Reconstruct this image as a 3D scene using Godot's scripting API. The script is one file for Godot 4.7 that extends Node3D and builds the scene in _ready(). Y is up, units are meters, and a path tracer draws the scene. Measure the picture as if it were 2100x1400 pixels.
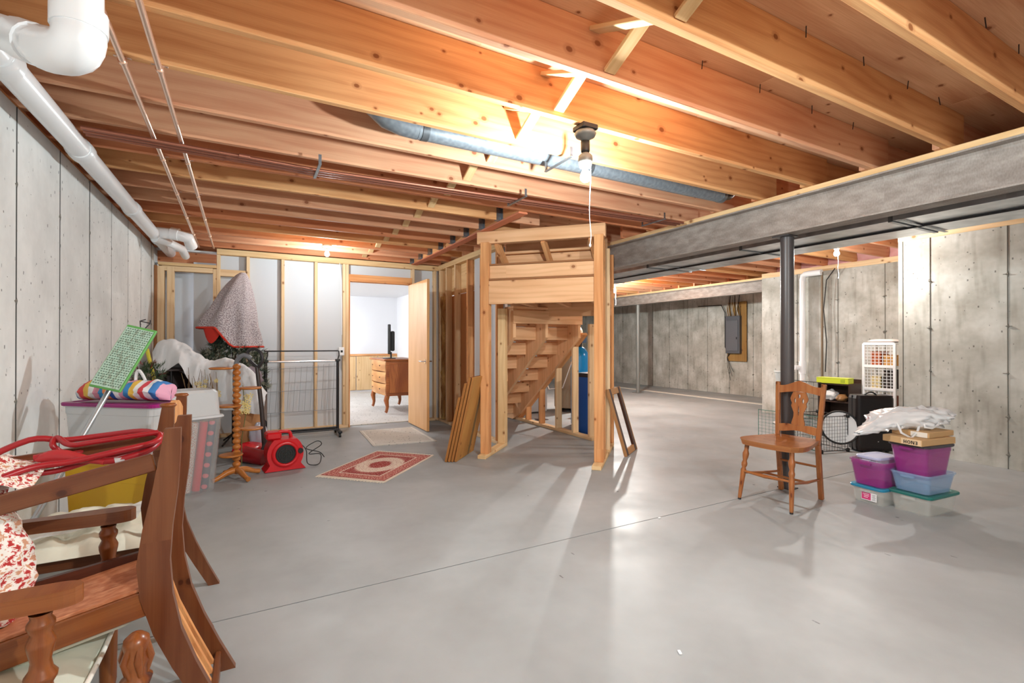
extends Node3D

# ---------------------------------------------------------------- geometry
class G:
	var v := PackedVector3Array()
	var n := PackedVector3Array()
	var t := PackedVector2Array()
	var xf := Transform3D()
	var uo := Vector2.ZERO
	func tri(a: Vector3, b: Vector3, c: Vector3, na: Vector3, nb: Vector3, nc: Vector3, ua := Vector2.ZERO, ub := Vector2.ZERO, uc := Vector2.ZERO):
		var a2 := xf * a
		var b2 := xf * b
		var c2 := xf * c
		var q := xf.basis
		var na2 := (q * na).normalized()
		var nb2 := (q * nb).normalized()
		var nc2 := (q * nc).normalized()
		var fl := (b2 - a2).cross(c2 - a2).dot(na2 + nb2 + nc2) > 0.0
		v.push_back(a2); n.push_back(na2); t.push_back(ua + uo)
		if fl:
			v.push_back(c2); n.push_back(nc2); t.push_back(uc + uo)
			v.push_back(b2); n.push_back(nb2); t.push_back(ub + uo)
		else:
			v.push_back(b2); n.push_back(nb2); t.push_back(ub + uo)
			v.push_back(c2); n.push_back(nc2); t.push_back(uc + uo)
	func quad(a: Vector3, b: Vector3, c: Vector3, d: Vector3, nn: Vector3, ua := Vector2.ZERO, ub := Vector2.ZERO, uc := Vector2.ZERO, ud := Vector2.ZERO):
		tri(a, b, c, nn, nn, nn, ua, ub, uc)
		tri(a, c, d, nn, nn, nn, ua, uc, ud)
	func flat(a: Vector3, b: Vector3, c: Vector3, d: Vector3):
		var nn := (b - a).cross(c - a).normalized()
		quad(a, b, c, d, nn, Vector2(a.x, a.y), Vector2(b.x, b.y), Vector2(c.x, c.y), Vector2(d.x, d.y))
	# chamfered box, grain along its longest side
	func box(c: Vector3, s: Vector3, b := 0.002) -> G:
		var h := s * 0.5
		b = min(b, min(h.x, min(h.y, h.z)) * 0.45)
		var L := 0
		if s.y > s.x and s.y >= s.z: L = 1
		elif s.z > s.x and s.z > s.y: L = 2
		var P := func(ax: int, sg: Vector3) -> Vector3:
			var p := Vector3(sg.x * h.x, sg.y * h.y, sg.z * h.z)
			for k in 3:
				if k != ax: p[k] -= sg[k] * b
			return p
		var U := func(ax: int, p: Vector3) -> Vector2:
			var others := []
			for k in 3:
				if k != ax: others.append(k)
			if ax == L: return Vector2(p[others[0]] * 0.15, p[others[1]])
			var o: int = others[0] if others[1] == L else others[1]
			return Vector2(p[L], p[o] + (0.11 if ax == (L + 1) % 3 else 0.0))
		for ax in 3:
			var i1 := (ax + 1) % 3
			var i2 := (ax + 2) % 3
			for sg in [-1.0, 1.0]:
				var q := []
				for w in [[-1, -1], [1, -1], [1, 1], [-1, 1]]:
					var g := Vector3.ZERO
					g[ax] = sg; g[i1] = w[0]; g[i2] = w[1]
					q.append(P.call(ax, g))
				var nn := Vector3.ZERO
				nn[ax] = sg
				quad(c + q[0], c + q[1], c + q[2], c + q[3], nn, U.call(ax, q[0]), U.call(ax, q[1]), U.call(ax, q[2]), U.call(ax, q[3]))
			if b > 0.0:
				# edges parallel to ax
				for w in [[-1, -1], [1, -1], [1, 1], [-1, 1]]:
					var g0 := Vector3.ZERO
					g0[i1] = w[0]; g0[i2] = w[1]; g0[ax] = -1
					var g1 := g0
					g1[ax] = 1
					var nn := Vector3.ZERO
					nn[i1] = w[0]; nn[i2] = w[1]
					var a: Vector3 = P.call(i1, g0)
					var bb: Vector3 = P.call(i1, g1)
					var cc: Vector3 = P.call(i2, g1)
					var d: Vector3 = P.call(i2, g0)
					quad(c + a, c + bb, c + cc, c + d, nn.normalized(), U.call(i1, a), U.call(i1, bb), U.call(i1, cc), U.call(i1, d))
		if b > 0.0:
			for sx in [-1, 1]:
				for sy in [-1, 1]:
					for sz in [-1, 1]:
						var g := Vector3(sx, sy, sz)
						var nn := g.normalized()
						tri(c + P.call(0, g), c + P.call(1, g), c + P.call(2, g), nn, nn, nn)
		return self
	# box between two points (x right handed section: w across, hgt up)
	func bar(a: Vector3, b: Vector3, w: float, hgt: float, up := Vector3.UP, bev := 0.002) -> G:
		var d := b - a
		var L := d.length()
		var z := d / L
		if absf(z.dot(up)) > 0.98: up = Vector3.RIGHT
		var x := up.cross(z).normalized()
		var y := z.cross(x)
		var old := xf
		xf = old * Transform3D(Basis(x, y, z), (a + b) * 0.5)
		box(Vector3.ZERO, Vector3(w, hgt, L), bev)
		xf = old
		return self
	func tube(path: Array, r, sides := 10, caps := true) -> G:
		var m := path.size()
		var acc := 0.0
		var rings := []
		var prev_x := Vector3.ZERO
		for i in m:
			var p: Vector3 = path[i]
			var d: Vector3
			if i == 0: d = path[1] - path[0]
			elif i == m - 1: d = path[m - 1] - path[m - 2]
			else: d = (path[i + 1] - path[i]).normalized() + (path[i] - path[i - 1]).normalized()
			d = d.normalized()
			var x: Vector3
			if prev_x == Vector3.ZERO:
				x = d.cross(Vector3.UP if absf(d.y) < 0.9 else Vector3.RIGHT).normalized()
			else:
				x = (prev_x - d * prev_x.dot(d)).normalized()
			prev_x = x
			var y := d.cross(x)
			if i > 0: acc += (path[i] - path[i - 1]).length()
			var rr: float = r[i] if r is Array else r
			var ring := []
			for k in sides + 1:
				var a := TAU * k / sides
				var o := x * cos(a) + y * sin(a)
				ring.append([p + o * rr, o, Vector2(acc, TAU * rr * k / sides)])
			rings.append(ring)
		for i in m - 1:
			for k in sides:
				var A = rings[i][k]
				var B = rings[i][k + 1]
				var C = rings[i + 1][k + 1]
				var D = rings[i + 1][k]
				tri(A[0], B[0], C[0], A[1], B[1], C[1], A[2], B[2], C[2])
				tri(A[0], C[0], D[0], A[1], C[1], D[1], A[2], C[2], D[2])
		if caps:
			for e in [0, m - 1]:
				var d2: Vector3 = (path[0] - path[1]) if e == 0 else (path[m - 1] - path[m - 2])
				d2 = d2.normalized()
				for k in sides:
					tri(path[e], rings[e][k][0], rings[e][k + 1][0], d2, d2, d2)
		return self
	# turned shape: profile of Vector2(radius, height) about y
	func lathe(prof: Array, at := Vector3.ZERO, sides := 14, sx := 1.0, sz := 1.0) -> G:
		var m := prof.size()
		var nr := []
		for i in m:
			var d: Vector2 = prof[min(i + 1, m - 1)] - prof[max(i - 1, 0)]
			nr.append(Vector2(d.y, -d.x).normalized())
		for i in m - 1:
			for k in sides:
				var a0 := TAU * k / sides
				var a1 := TAU * (k + 1) / sides
				var pts := []
				for w in [[i, a0], [i, a1], [i + 1, a1], [i + 1, a0]]:
					var p: Vector2 = prof[w[0]]
					var q: Vector2 = nr[w[0]]
					pts.append([at + Vector3(cos(w[1]) * p.x * sx, p.y, sin(w[1]) * p.x * sz), Vector3(cos(w[1]) * q.x / sx, q.y, sin(w[1]) * q.x / sz), Vector2(p.y, w[1] * 0.03)])
				tri(pts[0][0], pts[1][0], pts[2][0], pts[0][1], pts[1][1], pts[2][1], pts[0][2], pts[1][2], pts[2][2])
				tri(pts[0][0], pts[2][0], pts[3][0], pts[0][1], pts[2][1], pts[3][1], pts[0][2], pts[2][2], pts[3][2])
		return self
	# outline of pairs in the xy plane, extruded from z0 to z1
	func strip(pairs: Array, z0: float, z1: float) -> G:
		var m := pairs.size()
		var f := func(p: Vector2, z: float) -> Vector3: return Vector3(p.x, p.y, z)
		for i in m - 1:
			var a: Vector2 = pairs[i][0]
			var b: Vector2 = pairs[i][1]
			var c: Vector2 = pairs[i + 1][1]
			var d: Vector2 = pairs[i + 1][0]
			for z in [z0, z1]:
				var nn := Vector3(0, 0, signf(z - (z0 + z1) * 0.5))
				quad(f.call(a, z), f.call(b, z), f.call(c, z), f.call(d, z), nn, Vector2(a.y, a.x), Vector2(b.y, b.x), Vector2(c.y, c.x), Vector2(d.y, d.x))
			var ctr := (a + b + c + d) * 0.25
			for e in [[a, d], [b, c]]:
				var dd: Vector2 = e[1] - e[0]
				if dd.length() < 0.00001: continue
				var n2 := Vector2(dd.y, -dd.x).normalized()
				if n2.dot((e[0] + e[1]) * 0.5 - ctr) < 0.0: n2 = -n2
				quad(f.call(e[0], z0), f.call(e[1], z0), f.call(e[1], z1), f.call(e[0], z1), Vector3(n2.x, n2.y, 0), Vector2(e[0].y, z0), Vector2(e[1].y, z0), Vector2(e[1].y, z1), Vector2(e[0].y, z1))
		for k in [0, m - 1]:
			var a: Vector2 = pairs[k][0]
			var b: Vector2 = pairs[k][1]
			if (b - a).length() < 0.00001: continue
			var o: Vector2 = (pairs[0][0] - pairs[1][0]) if k == 0 else (pairs[m - 1][0] - pairs[m - 2][0])
			var dd: Vector2 = b - a
			var n2 := Vector2(dd.y, -dd.x).normalized()
			if n2.dot(o) < 0.0: n2 = -n2
			quad(f.call(a, z0), f.call(b, z0), f.call(b, z1), f.call(a, z1), Vector3(n2.x, n2.y, 0))
		return self
	# smooth grid of points rows x cols
	func grid(p: Array, uvs := Vector2(1, 1), closed := false) -> G:
		var R := p.size()
		var C: int = p[0].size()
		var nn := []
		for i in R:
			var row := []
			for j in C:
				var j0: int = (j - 1 + C) % C if closed else max(j - 1, 0)
				var j1: int = (j + 1) % C if closed else min(j + 1, C - 1)
				var du: Vector3 = p[min(i + 1, R - 1)][j] - p[max(i - 1, 0)][j]
				var dv: Vector3 = p[i][j1] - p[i][j0]
				var k := dv.cross(du)
				row.append(k.normalized() if k.length() > 1e-12 else Vector3.UP)
			nn.append(row)
		var cc: int = C if closed else C - 1
		for i in R - 1:
			for j in cc:
				var k: int = (j + 1) % C
				var ua := Vector2(float(j) / cc * uvs.x, float(i) / (R - 1) * uvs.y)
				var ub := Vector2(float(j + 1) / cc * uvs.x, float(i) / (R - 1) * uvs.y)
				var uc := Vector2(float(j + 1) / cc * uvs.x, float(i + 1) / (R - 1) * uvs.y)
				var ud := Vector2(float(j) / cc * uvs.x, float(i + 1) / (R - 1) * uvs.y)
				tri(p[i][j], p[i][k], p[i + 1][k], nn[i][j], nn[i][k], nn[i + 1][k], ua, ub, uc)
				tri(p[i][j], p[i + 1][k], p[i + 1][j], nn[i][j], nn[i + 1][k], nn[i + 1][j], ua, uc, ud)
		return self
	func mesh(off: Vector3) -> ArrayMesh:
		var arr := []
		arr.resize(Mesh.ARRAY_MAX)
		var vv := PackedVector3Array()
		vv.resize(v.size())
		for i in v.size(): vv[i] = v[i] - off
		arr[Mesh.ARRAY_VERTEX] = vv
		arr[Mesh.ARRAY_NORMAL] = n
		arr[Mesh.ARRAY_TEX_UV] = t
		var m := ArrayMesh.new()
		m.add_surface_from_arrays(Mesh.PRIMITIVE_TRIANGLES, arr)
		return m

# ---------------------------------------------------------------- scene helpers
var used := {}
var rng := RandomNumberGenerator.new()
var M := {}

const CAM_H := 1.18
const CAM_F := 988.0
const YAW := 0.49863754

func V(x: float, y: float, nn: float) -> Vector3: return Vector3(x, y, -nn)
# direction of a pixel, then the point where it meets the floor, or at a distance
func ray(px: float, py: float) -> Vector3:
	var r := (px - 1050.0) / CAM_F
	return Vector3(r * cos(YAW) + sin(YAW), (704.0 - py) / CAM_F, -(cos(YAW) - r * sin(YAW)))
func fl(px: float, py: float) -> Vector3:
	var d := ray(px, py)
	return Vector3(0, CAM_H, 0) - d * (CAM_H / d.y)
func pd(px: float, py: float, d: float) -> Vector3: return Vector3(0, CAM_H, 0) + ray(px, py) * d
func pn(px: float, py: float, nn: float) -> Vector3:
	var d := ray(px, py)
	return Vector3(0, CAM_H, 0) + d * (nn / -d.z)
func pxx(px: float, py: float, x: float) -> Vector3:
	var d := ray(px, py)
	return Vector3(0, CAM_H, 0) + d * (x / d.x)

func numbered(par: Node, called: String) -> String:
	var key := str(par.get_instance_id()) + called
	var k: int = used.get(key, 0)
	used[key] = k + 1
	return called if k == 0 else "%s_%03d" % [called, k]
func tag(o: Node3D, label: String, category: String, group := "") -> Node3D:
	o.set_meta("label", label)
	o.set_meta("category", category)
	if group != "": o.set_meta("group", group)
	return o
func thing(called: String, label: String, category: String, at: Vector3, group := "") -> Node3D:
	var o := Node3D.new()
	o.name = numbered(self, called)
	add_child(o)
	o.position = at
	return tag(o, label, category, group)
func struct(called: String, label := "", at := Vector3.ZERO) -> Node3D:
	var o := Node3D.new()
	o.name = numbered(self, called)
	add_child(o)
	o.position = at
	o.set_meta("kind", "structure")
	if label != "": o.set_meta("label", label)
	return o
func origin_of(o: Node) -> Vector3:
	var p := Vector3.ZERO
	while o != self:
		p += o.position
		o = o.get_parent()
	return p
func part(par: Node, called: String, g: G, m: Material, label := "", at = null) -> MeshInstance3D:
	var o := MeshInstance3D.new()
	o.name = numbered(par, called)
	par.add_child(o)
	var off := origin_of(par)
	if at != null:
		o.position = at - off
		off = at
	o.mesh = g.mesh(off)
	o.material_override = m
	o.cast_shadow = GeometryInstance3D.SHADOW_CASTING_SETTING_ON
	if label != "": o.set_meta("label", label)
	return o
func solo(called: String, g: G, m: Material, label: String, category: String, at: Vector3, group := "") -> MeshInstance3D:
	var o := part(self, called, g, m, "", at)
	tag(o, label, category, group)
	return o
func gx(t := Transform3D()) -> G:
	var g := G.new()
	g.xf = t
	return g
func wood_uv(g: G) -> G:
	g.uo = Vector2(rng.randf() * 5.2, rng.randf_range(0.125, 0.36))
	return g
func lumber(par: Node, called: String, c: Vector3, s: Vector3, m: Material, b := 0.003) -> MeshInstance3D:
	var g := gx()
	var L := maxf(s.x, maxf(s.y, s.z))
	g.uo = Vector2(rng.randf_range(L * 0.5, 5.2 - L * 0.5) if L < 5.2 else 2.6, rng.randf_range(0.125, 0.36))
	return part(par, called, g.box(c, s, b), m)
func plank(par: Node, called: String, a: Vector3, b: Vector3, w: float, h: float, m: Material, up := Vector3.UP) -> MeshInstance3D:
	return part(par, called, wood_uv(gx()).bar(a, b, w, h, up, 0.003), m)
func yaw(a: float, at := Vector3.ZERO) -> Transform3D: return Transform3D(Basis(Vector3.UP, a), at)
func lettering(par: Node, txt: String, t: Transform3D, size: float, m: Material, bold := false) -> MeshInstance3D:
	var tm := TextMesh.new()
	tm.text = txt
	var f := SystemFont.new()
	f.font_names = PackedStringArray(["Droid Sans"])
	if bold: f.font_weight = 700
	tm.font = f
	tm.font_size = 32
	tm.pixel_size = size / 32.0
	tm.depth = 0.0006
	var o := MeshInstance3D.new()
	o.name = numbered(par, "lettering")
	par.add_child(o)
	o.mesh = tm
	o.material_override = m
	o.transform = t
	o.position = t.origin - origin_of(par)
	return o

# ---------------------------------------------------------------- textures and materials
func tex(w: int, h: int, f: Callable) -> ImageTexture:
	var b := PackedByteArray()
	b.resize(w * h * 3)
	var i := 0
	for y in h:
		for x in w:
			var c: Color = f.call(x, y)
			b[i] = clampi(int(c.r * 255.0), 0, 255)
			b[i + 1] = clampi(int(c.g * 255.0), 0, 255)
			b[i + 2] = clampi(int(c.b * 255.0), 0, 255)
			i += 3
	var im := Image.create_from_data(w, h, false, Image.FORMAT_RGB8, b)
	im.generate_mipmaps()
	return ImageTexture.create_from_image(im)
func noise(sd: int, fr: float, oct := 3) -> FastNoiseLite:
	var q := FastNoiseLite.new()
	q.seed = sd
	q.noise_type = FastNoiseLite.TYPE_SIMPLEX_SMOOTH
	q.frequency = fr
	q.fractal_octaves = oct
	return q
# sawn timber: 4.9 m long and 0.6 m wide
func tex_wood(sd: int, light: Color, dark: Color, knots: int, w := 2048, h := 256, ringf := 0.26) -> ImageTexture:
	var n1 := noise(sd, 0.004, 2)
	var n2 := noise(sd + 7, 0.03, 2)
	var n3 := noise(sd + 13, 0.006, 2)
	var r := RandomNumberGenerator.new()
	r.seed = sd
	var ks := []
	for k in knots: ks.append(Vector3(r.randf() * w, r.randf() * h, r.randf_range(2.0, 6.0)))
	var kd := dark.darkened(0.28).lerp(Color(0.5, 0.22, 0.1), 0.35)
	var cell := {}
	for q in ks:
		for cx in range(int(q.x / 64.0) - 1, int(q.x / 64.0) + 2):
			if not cell.has(cx): cell[cx] = []
			cell[cx].append(q)
	return tex(w, h, func(x: int, y: int) -> Color:
		var ph := n1.get_noise_2d(x * 0.55, y * 3.0) * 16.0
		var kn := 0.0
		for q in cell.get(x / 64, []):
			var dx: float = (x - q.x) * 0.8
			var dy: float = y - q.y
			var d: float = (dx * dx + dy * dy) / (q.z * q.z)
			if d < 40.0:
				ph += 9.0 * exp(-d * 0.13) * signf(dy)
				if d < 1.6: kn = max(kn, clampf(1.6 - d, 0.0, 1.0))
				elif d < 5.0: kn = max(kn, 0.28 * (1.0 - (d - 1.6) / 3.4))
		var s := 0.5 + 0.5 * sin((y + ph) * ringf)
		s = s * s * 0.30
		var fine := n2.get_noise_2d(x * 0.25, y * 14.0) * 0.20
		var tone := n3.get_noise_2d(x * 0.4, y * 1.6) * 0.42
		var c := light.lerp(dark, clampf(s + fine + tone + 0.18, 0.0, 1.0))
		return c.lerp(kd, kn * 0.85))
func bytes_of(q: FastNoiseLite, w: int, h: int) -> PackedByteArray:
	var im := q.get_seamless_image(w, h, false, false, 0.25, true)
	im.convert(Image.FORMAT_L8)
	return im.get_data()
func tex_concrete(sd: int, a: Color, b: Color, drip: float, pits: int, size := 768) -> ImageTexture:
	var n1 := bytes_of(noise(sd, 0.006, 4), size, size)
	var n2 := bytes_of(noise(sd + 3, 0.05, 3), size, size)
	var dw := size / 8
	var n3 := bytes_of(noise(sd + 5, 0.035, 3), size, dw)
	var r := RandomNumberGenerator.new()
	r.seed = sd
	var pit := {}
	for k in pits:
		var cx := r.randi_range(0, size - 1)
		var cy := r.randi_range(0, size - 1)
		var rx := r.randi_range(0, 1)
		var ry := r.randi_range(0, 2)
		for i in range(-rx, rx + 1):
			for j in range(-ry, ry + 1): pit[Vector2i((cx + i + size) % size, (cy + j + size) % size)] = r.randf_range(0.2, 0.5)
	return tex(size, size, func(x: int, y: int) -> Color:
		var i := y * size + x
		var s := 0.45 + (n1[i] / 255.0 - 0.5) * 0.9 + (n2[i] / 255.0 - 0.5) * 0.22
		if drip > 0.0:
			var y0 := y / 8
			var f := (y % 8) / 8.0
			var d := lerpf(n3[y0 * size + x], n3[((y0 + 1) % dw) * size + x], f) / 255.0 - 0.5
			s += maxf(d, 0.0) * drip
		var c := a.lerp(b, clampf(s, 0.0, 1.0))
		var k = pit.get(Vector2i(x, y))
		if k != null: c = c.darkened(k)
		return c)
func mat(c: Color, rough := 0.6, metal := 0.0, tx: Texture2D = null, sc := Vector3.ONE, spec := 0.5) -> StandardMaterial3D:
	var m := StandardMaterial3D.new()
	m.albedo_color = c
	m.roughness = rough
	m.metallic = metal
	m.metallic_specular = spec
	if tx != null:
		m.albedo_texture = tx
		m.uv1_scale = sc
	return m
func rgb(r: int, g: int, b: int) -> Color: return Color(r / 255.0, g / 255.0, b / 255.0)
func clear(c: Color, a: float, rough := 0.15) -> StandardMaterial3D:
	var m := mat(c, rough)
	m.transparency = BaseMaterial3D.TRANSPARENCY_ALPHA
	m.albedo_color.a = a
	return m

func _ready():
	rng.seed = 20240611
	var cam := Camera3D.new()
	cam.name = "camera"
	add_child(cam)
	cam.position = Vector3(0, CAM_H, 0)
	cam.rotation = Vector3(deg_to_rad(0.232), -YAW, 0)
	cam.keep_aspect = Camera3D.KEEP_HEIGHT
	cam.fov = 70.65
	cam.near = 0.02
	cam.current = true
	var we := WorldEnvironment.new()
	we.name = "environment"
	var env := Environment.new()
	env.background_mode = Environment.BG_COLOR
	env.background_color = Color(0, 0, 0)
	env.tonemap_mode = Environment.TONE_MAPPER_LINEAR
	env.tonemap_exposure = 1.42
	env.sdfgi_enabled = true
	env.ssao_enabled = true
	env.ssil_enabled = true
	we.environment = env
	add_child(we)
	make_materials()
	var main := bulb_lamp("bare lit bulb on a grey socket under the joists above the floor", V(1.61, JB - 0.001, 2.118), 0.28, 2.25, 0.42, M.dark_metal)
	bulb_lamp("bare lit bulb near the back stud wall", V(0.82, JB - 0.001, 6.19), 0.11, 0.75, 0.0, M.porcelain)
	var far_lamp := bulb_lamp("bare lit bulb behind the stair post in the far space", V(6.03, JB - 0.001, 7.04), 0.21, 6.0, 0.30, M.porcelain)
	var right_lamp := bulb_lamp("bare lit bulb near the concrete wall end", V(5.78, JB - 0.001, 3.0), 0.184, 1.7, 0.32, M.porcelain)
	bulb_lamp("bare lit bulb behind the viewpoint", V(1.2, JB - 0.001, -1.1), 0.15, 4.2, 0.0, M.porcelain)
	var room_lamp := bulb_lamp("lit bulb in the finished room beyond the door", V(-0.2, 2.32, 9.6), 0.11, 3.6, 0.0, M.porcelain)
	far_lamp.get_node("bulb_light").light_color = Color(0.98, 0.985, 0.965)
	right_lamp.get_node("bulb_light").light_color = Color(0.98, 0.985, 0.965)
	room_lamp.get_node("bulb_light").light_color = Color(0.97, 0.98, 1.0)
	build_shell()
	build_ceiling()
	build_steel()
	build_pipes()
	build_partitions()
	build_stairs()
	build_chair_by_post()
	build_bins()
	build_right_corner()
	build_behind_stairs()
	build_leaning()
	build_room_beyond()
	build_front_chairs()
	build_left_pile()
	build_left_back()

func make_materials():
	var wt := Vector3(1.0 / 5.2, 1.0 / 0.6, 1)
	var tj1 := tex_wood(11, rgb(222, 170, 134), rgb(192, 126, 94), 30)
	var tj2 := tex_wood(23, rgb(228, 182, 138), rgb(190, 132, 90), 40)
	var ts := tex_wood(37, rgb(236, 206, 166), rgb(208, 168, 124), 30)
	M.joist = mat(Color.WHITE, 0.75, 0, tj1, wt, 0.3)
	M.joist2 = mat(rgb(255, 244, 226), 0.75, 0, tj2, wt, 0.3)
	M.joist3 = mat(rgb(255, 226, 208), 0.75, 0, tj1, wt, 0.3)
	M.stud = mat(Color.WHITE, 0.75, 0, ts, wt, 0.3)
	M.stud2 = mat(rgb(255, 236, 214), 0.75, 0, tj2, wt, 0.3)
	M.pale = mat(rgb(255, 250, 236), 0.75, 0, ts, wt, 0.3)
	M.stair = mat(rgb(255, 232, 222), 0.75, 0, ts, wt, 0.3)
	M.red_lvl = mat(rgb(205, 120, 84), 0.7)
	M.end_grain = mat(rgb(150, 100, 62), 0.85)
	var tp := tex_wood(51, rgb(230, 184, 144), rgb(182, 122, 86), 60, 1024, 512, 0.10)
	M.ply = mat(Color.WHITE, 0.8, 0, tp, Vector3(1.0 / 2.6, 1.0 / 1.3, 1), 0.25)
	var cl := tex_concrete(71, rgb(238, 238, 236), rgb(212, 212, 210), 0.25, 520)
	M.conc_left = mat(Color.WHITE, 0.85, 0, cl, Vector3.ONE * 0.4, 0.3)
	var cr := tex_concrete(83, rgb(212, 211, 205), rgb(150, 146, 136), 0.8, 420)
	M.conc = mat(Color.WHITE, 0.88, 0, cr, Vector3.ONE * 0.36, 0.3)
	var cg := tex_concrete(91, rgb(164, 168, 170), rgb(142, 145, 146), 0.0, 30)
	M.floor = mat(Color.WHITE, 0.34, 0, cg, Vector3.ONE * 0.22, 0.5)
	for k in ["conc_left", "conc", "floor"]:
		M[k].uv1_triplanar = true
		M[k].uv1_world_triplanar = true
	var rt := NoiseTexture2D.new()
	rt.width = 512; rt.height = 512; rt.seamless = true
	var rn := noise(5, 0.012, 5)
	rt.noise = rn
	var ramp := Gradient.new()
	ramp.set_color(0, Color(0.42, 0.42, 0.42)); ramp.set_color(1, Color(0.72, 0.72, 0.72))
	rt.color_ramp = ramp
	M.floor.roughness_texture = rt
	M.floor.roughness = 0.85
	M.groove = mat(rgb(82, 82, 80), 0.95)
	M.seam = mat(rgb(132, 131, 127), 0.9)
	M.tie = mat(rgb(120, 116, 108), 0.95)
	M.drywall = mat(rgb(208, 211, 216), 0.9)
	M.white_wall = mat(rgb(240, 241, 243), 0.85)
	M.carpet = mat(rgb(206, 202, 196), 1.0, 0, tex_concrete(17, rgb(255, 255, 255), rgb(236, 234, 230), 0.0, 300, 256), Vector3.ONE * 0.9)
	M.carpet.uv1_triplanar = true
	M.carpet.uv1_world_triplanar = true
	M.insul_pink = mat(rgb(232, 178, 176), 1.0)
	M.insul_tan = mat(rgb(206, 168, 104), 1.0, 0, tex_concrete(29, rgb(255, 255, 250), rgb(170, 130, 90), 0.3, 200, 256), Vector3(1.6, 1.6, 1))
	M.kraft = mat(rgb(196, 140, 92), 0.8)
	var sn := noise(301, 0.02, 4)
	var sn2 := noise(302, 0.15, 2)
	var st := tex(1024, 128, func(x: int, y: int) -> Color:
		var s := 0.5 + 0.5 * sn.get_noise_2d(x * 0.35, y * 2.2) + 0.22 * sn2.get_noise_2d(x, y)
		return rgb(132, 126, 122).lerp(rgb(186, 184, 182), clampf(s, 0, 1)))
	M.steel = mat(rgb(240, 230, 222), 0.6, 0.0, st, Vector3(0.6, 2.2, 1))
	M.post_paint = mat(rgb(74, 68, 68), 0.38, 0.1)
	M.post_grey = mat(rgb(120, 120, 116), 0.45, 0.2)
	var gn := noise(311, 0.03, 2)
	var gt := tex(256, 256, func(x: int, y: int) -> Color:
		return rgb(190, 194, 198).lerp(rgb(224, 227, 230), clampf(0.5 + 0.7 * gn.get_noise_2d(x, y), 0, 1)))
	M.duct = mat(Color.WHITE, 0.28, 0.85, gt, Vector3(0.8, 0.8, 1))
	M.galv = mat(rgb(168, 172, 176), 0.32, 0.85, gt, Vector3(2, 2, 1))
	M.vent = mat(rgb(176, 182, 188), 0.38, 0.45, gt, Vector3(3, 3, 1))
	M.pvc = mat(rgb(240, 241, 243), 0.28)
	M.copper = mat(rgb(158, 100, 80), 0.4, 0.6)
	M.copper_pale = mat(rgb(238, 208, 188), 0.26, 0.75)
	M.black = mat(rgb(26, 25, 25), 0.5)
	M.black_gloss = mat(rgb(20, 18, 18), 0.25)
	M.dark_metal = mat(rgb(48, 46, 48), 0.4, 0.4)
	M.chrome = mat(rgb(214, 214, 216), 0.18, 0.95)
	M.porcelain = mat(rgb(232, 230, 224), 0.3)
	M.white_plastic = mat(rgb(238, 239, 241), 0.35)
	M.bulb = mat(rgb(255, 250, 240), 0.4)
	M.bulb.emission_enabled = true
	M.bulb.emission = rgb(250, 252, 255)
	M.bulb.emission_energy_multiplier = 6.0

func bulb_lamp(label: String, top: Vector3, drop: float, energy: float, chain: float, base_m: Material, group := "") -> Node3D:
	var o := thing("bulb_lamp", label, "lamp", top, group)
	if drop > 0.24:
		part(o, "junction_box", gx().box(top + Vector3(0, -0.014, 0), Vector3(0.10, 0.028, 0.10), 0.004), M.black)
		part(o, "canopy", gx().lathe([Vector2(0, -0.028), Vector2(0.050, -0.030), Vector2(0.060, -0.044), Vector2(0.052, -0.060), Vector2(0.028, -0.070), Vector2(0.022, -0.085), Vector2(0, -0.085)], top, 18), M.post_grey)
		part(o, "adapter", gx().lathe([Vector2(0, -0.084), Vector2(0.025, -0.086), Vector2(0.025, -0.135), Vector2(0.020, -0.150), Vector2(0, -0.150)], top, 14), M.black)
		part(o, "socket", gx().lathe([Vector2(0, -0.149), Vector2(0.022, -0.150), Vector2(0.038, -0.165), Vector2(0.040, -0.190), Vector2(0.032, -0.225), Vector2(0, -0.235)], top, 16), M.post_grey)
	else:
		part(o, "ceiling_box", gx().lathe([Vector2(0, 0), Vector2(0.052, 0), Vector2(0.052, -0.02), Vector2(0.030, -0.03), Vector2(0.026, -drop + 0.09), Vector2(0.0, -drop + 0.09)], top, 16), base_m)
		part(o, "socket", gx().lathe([Vector2(0, -drop + 0.095), Vector2(0.026, -drop + 0.09), Vector2(0.027, -drop + 0.055), Vector2(0.020, -drop + 0.045), Vector2(0, -drop + 0.045)], top, 14), base_m)
	var c := top + Vector3(0, -drop, 0)
	part(o, "bulb", gx().lathe([Vector2(0.014, 0.052), Vector2(0.016, 0.038), Vector2(0.026, 0.018), Vector2(0.030, 0), Vector2(0.027, -0.014), Vector2(0.016, -0.026), Vector2(0.0, -0.030)], c, 16), M.bulb)
	if chain > 0.0:
		var p := []
		for i in 9: p.append(c + Vector3(0.032 + 0.006 * sin(i * 1.2), 0.05 - chain * i / 8.0, 0.004 * cos(i * 1.7)))
		part(o, "pull_cord", gx().tube(p, 0.0022, 5), M.white_plastic)
		part(o, "cord_end", gx().lathe([Vector2(0, 0.012), Vector2(0.005, 0.004), Vector2(0.007, -0.006), Vector2(0, -0.012)], p[8], 8), M.white_plastic)
	var l := OmniLight3D.new()
	l.name = "bulb_light"
	o.add_child(l)
	l.position = Vector3(0, -drop, 0)
	l.light_color = Color(0.935, 0.985, 0.995)
	l.light_energy = energy
	l.light_size = 0.03
	l.omni_range = 30.0
	l.omni_attenuation = 2.0
	l.shadow_enabled = true
	return o

# ---------------------------------------------------------------- the shell
const JB := 2.37
const JT := 2.605
func joist_n(k: int) -> float: return 0.92 + 0.4064 * k

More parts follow.
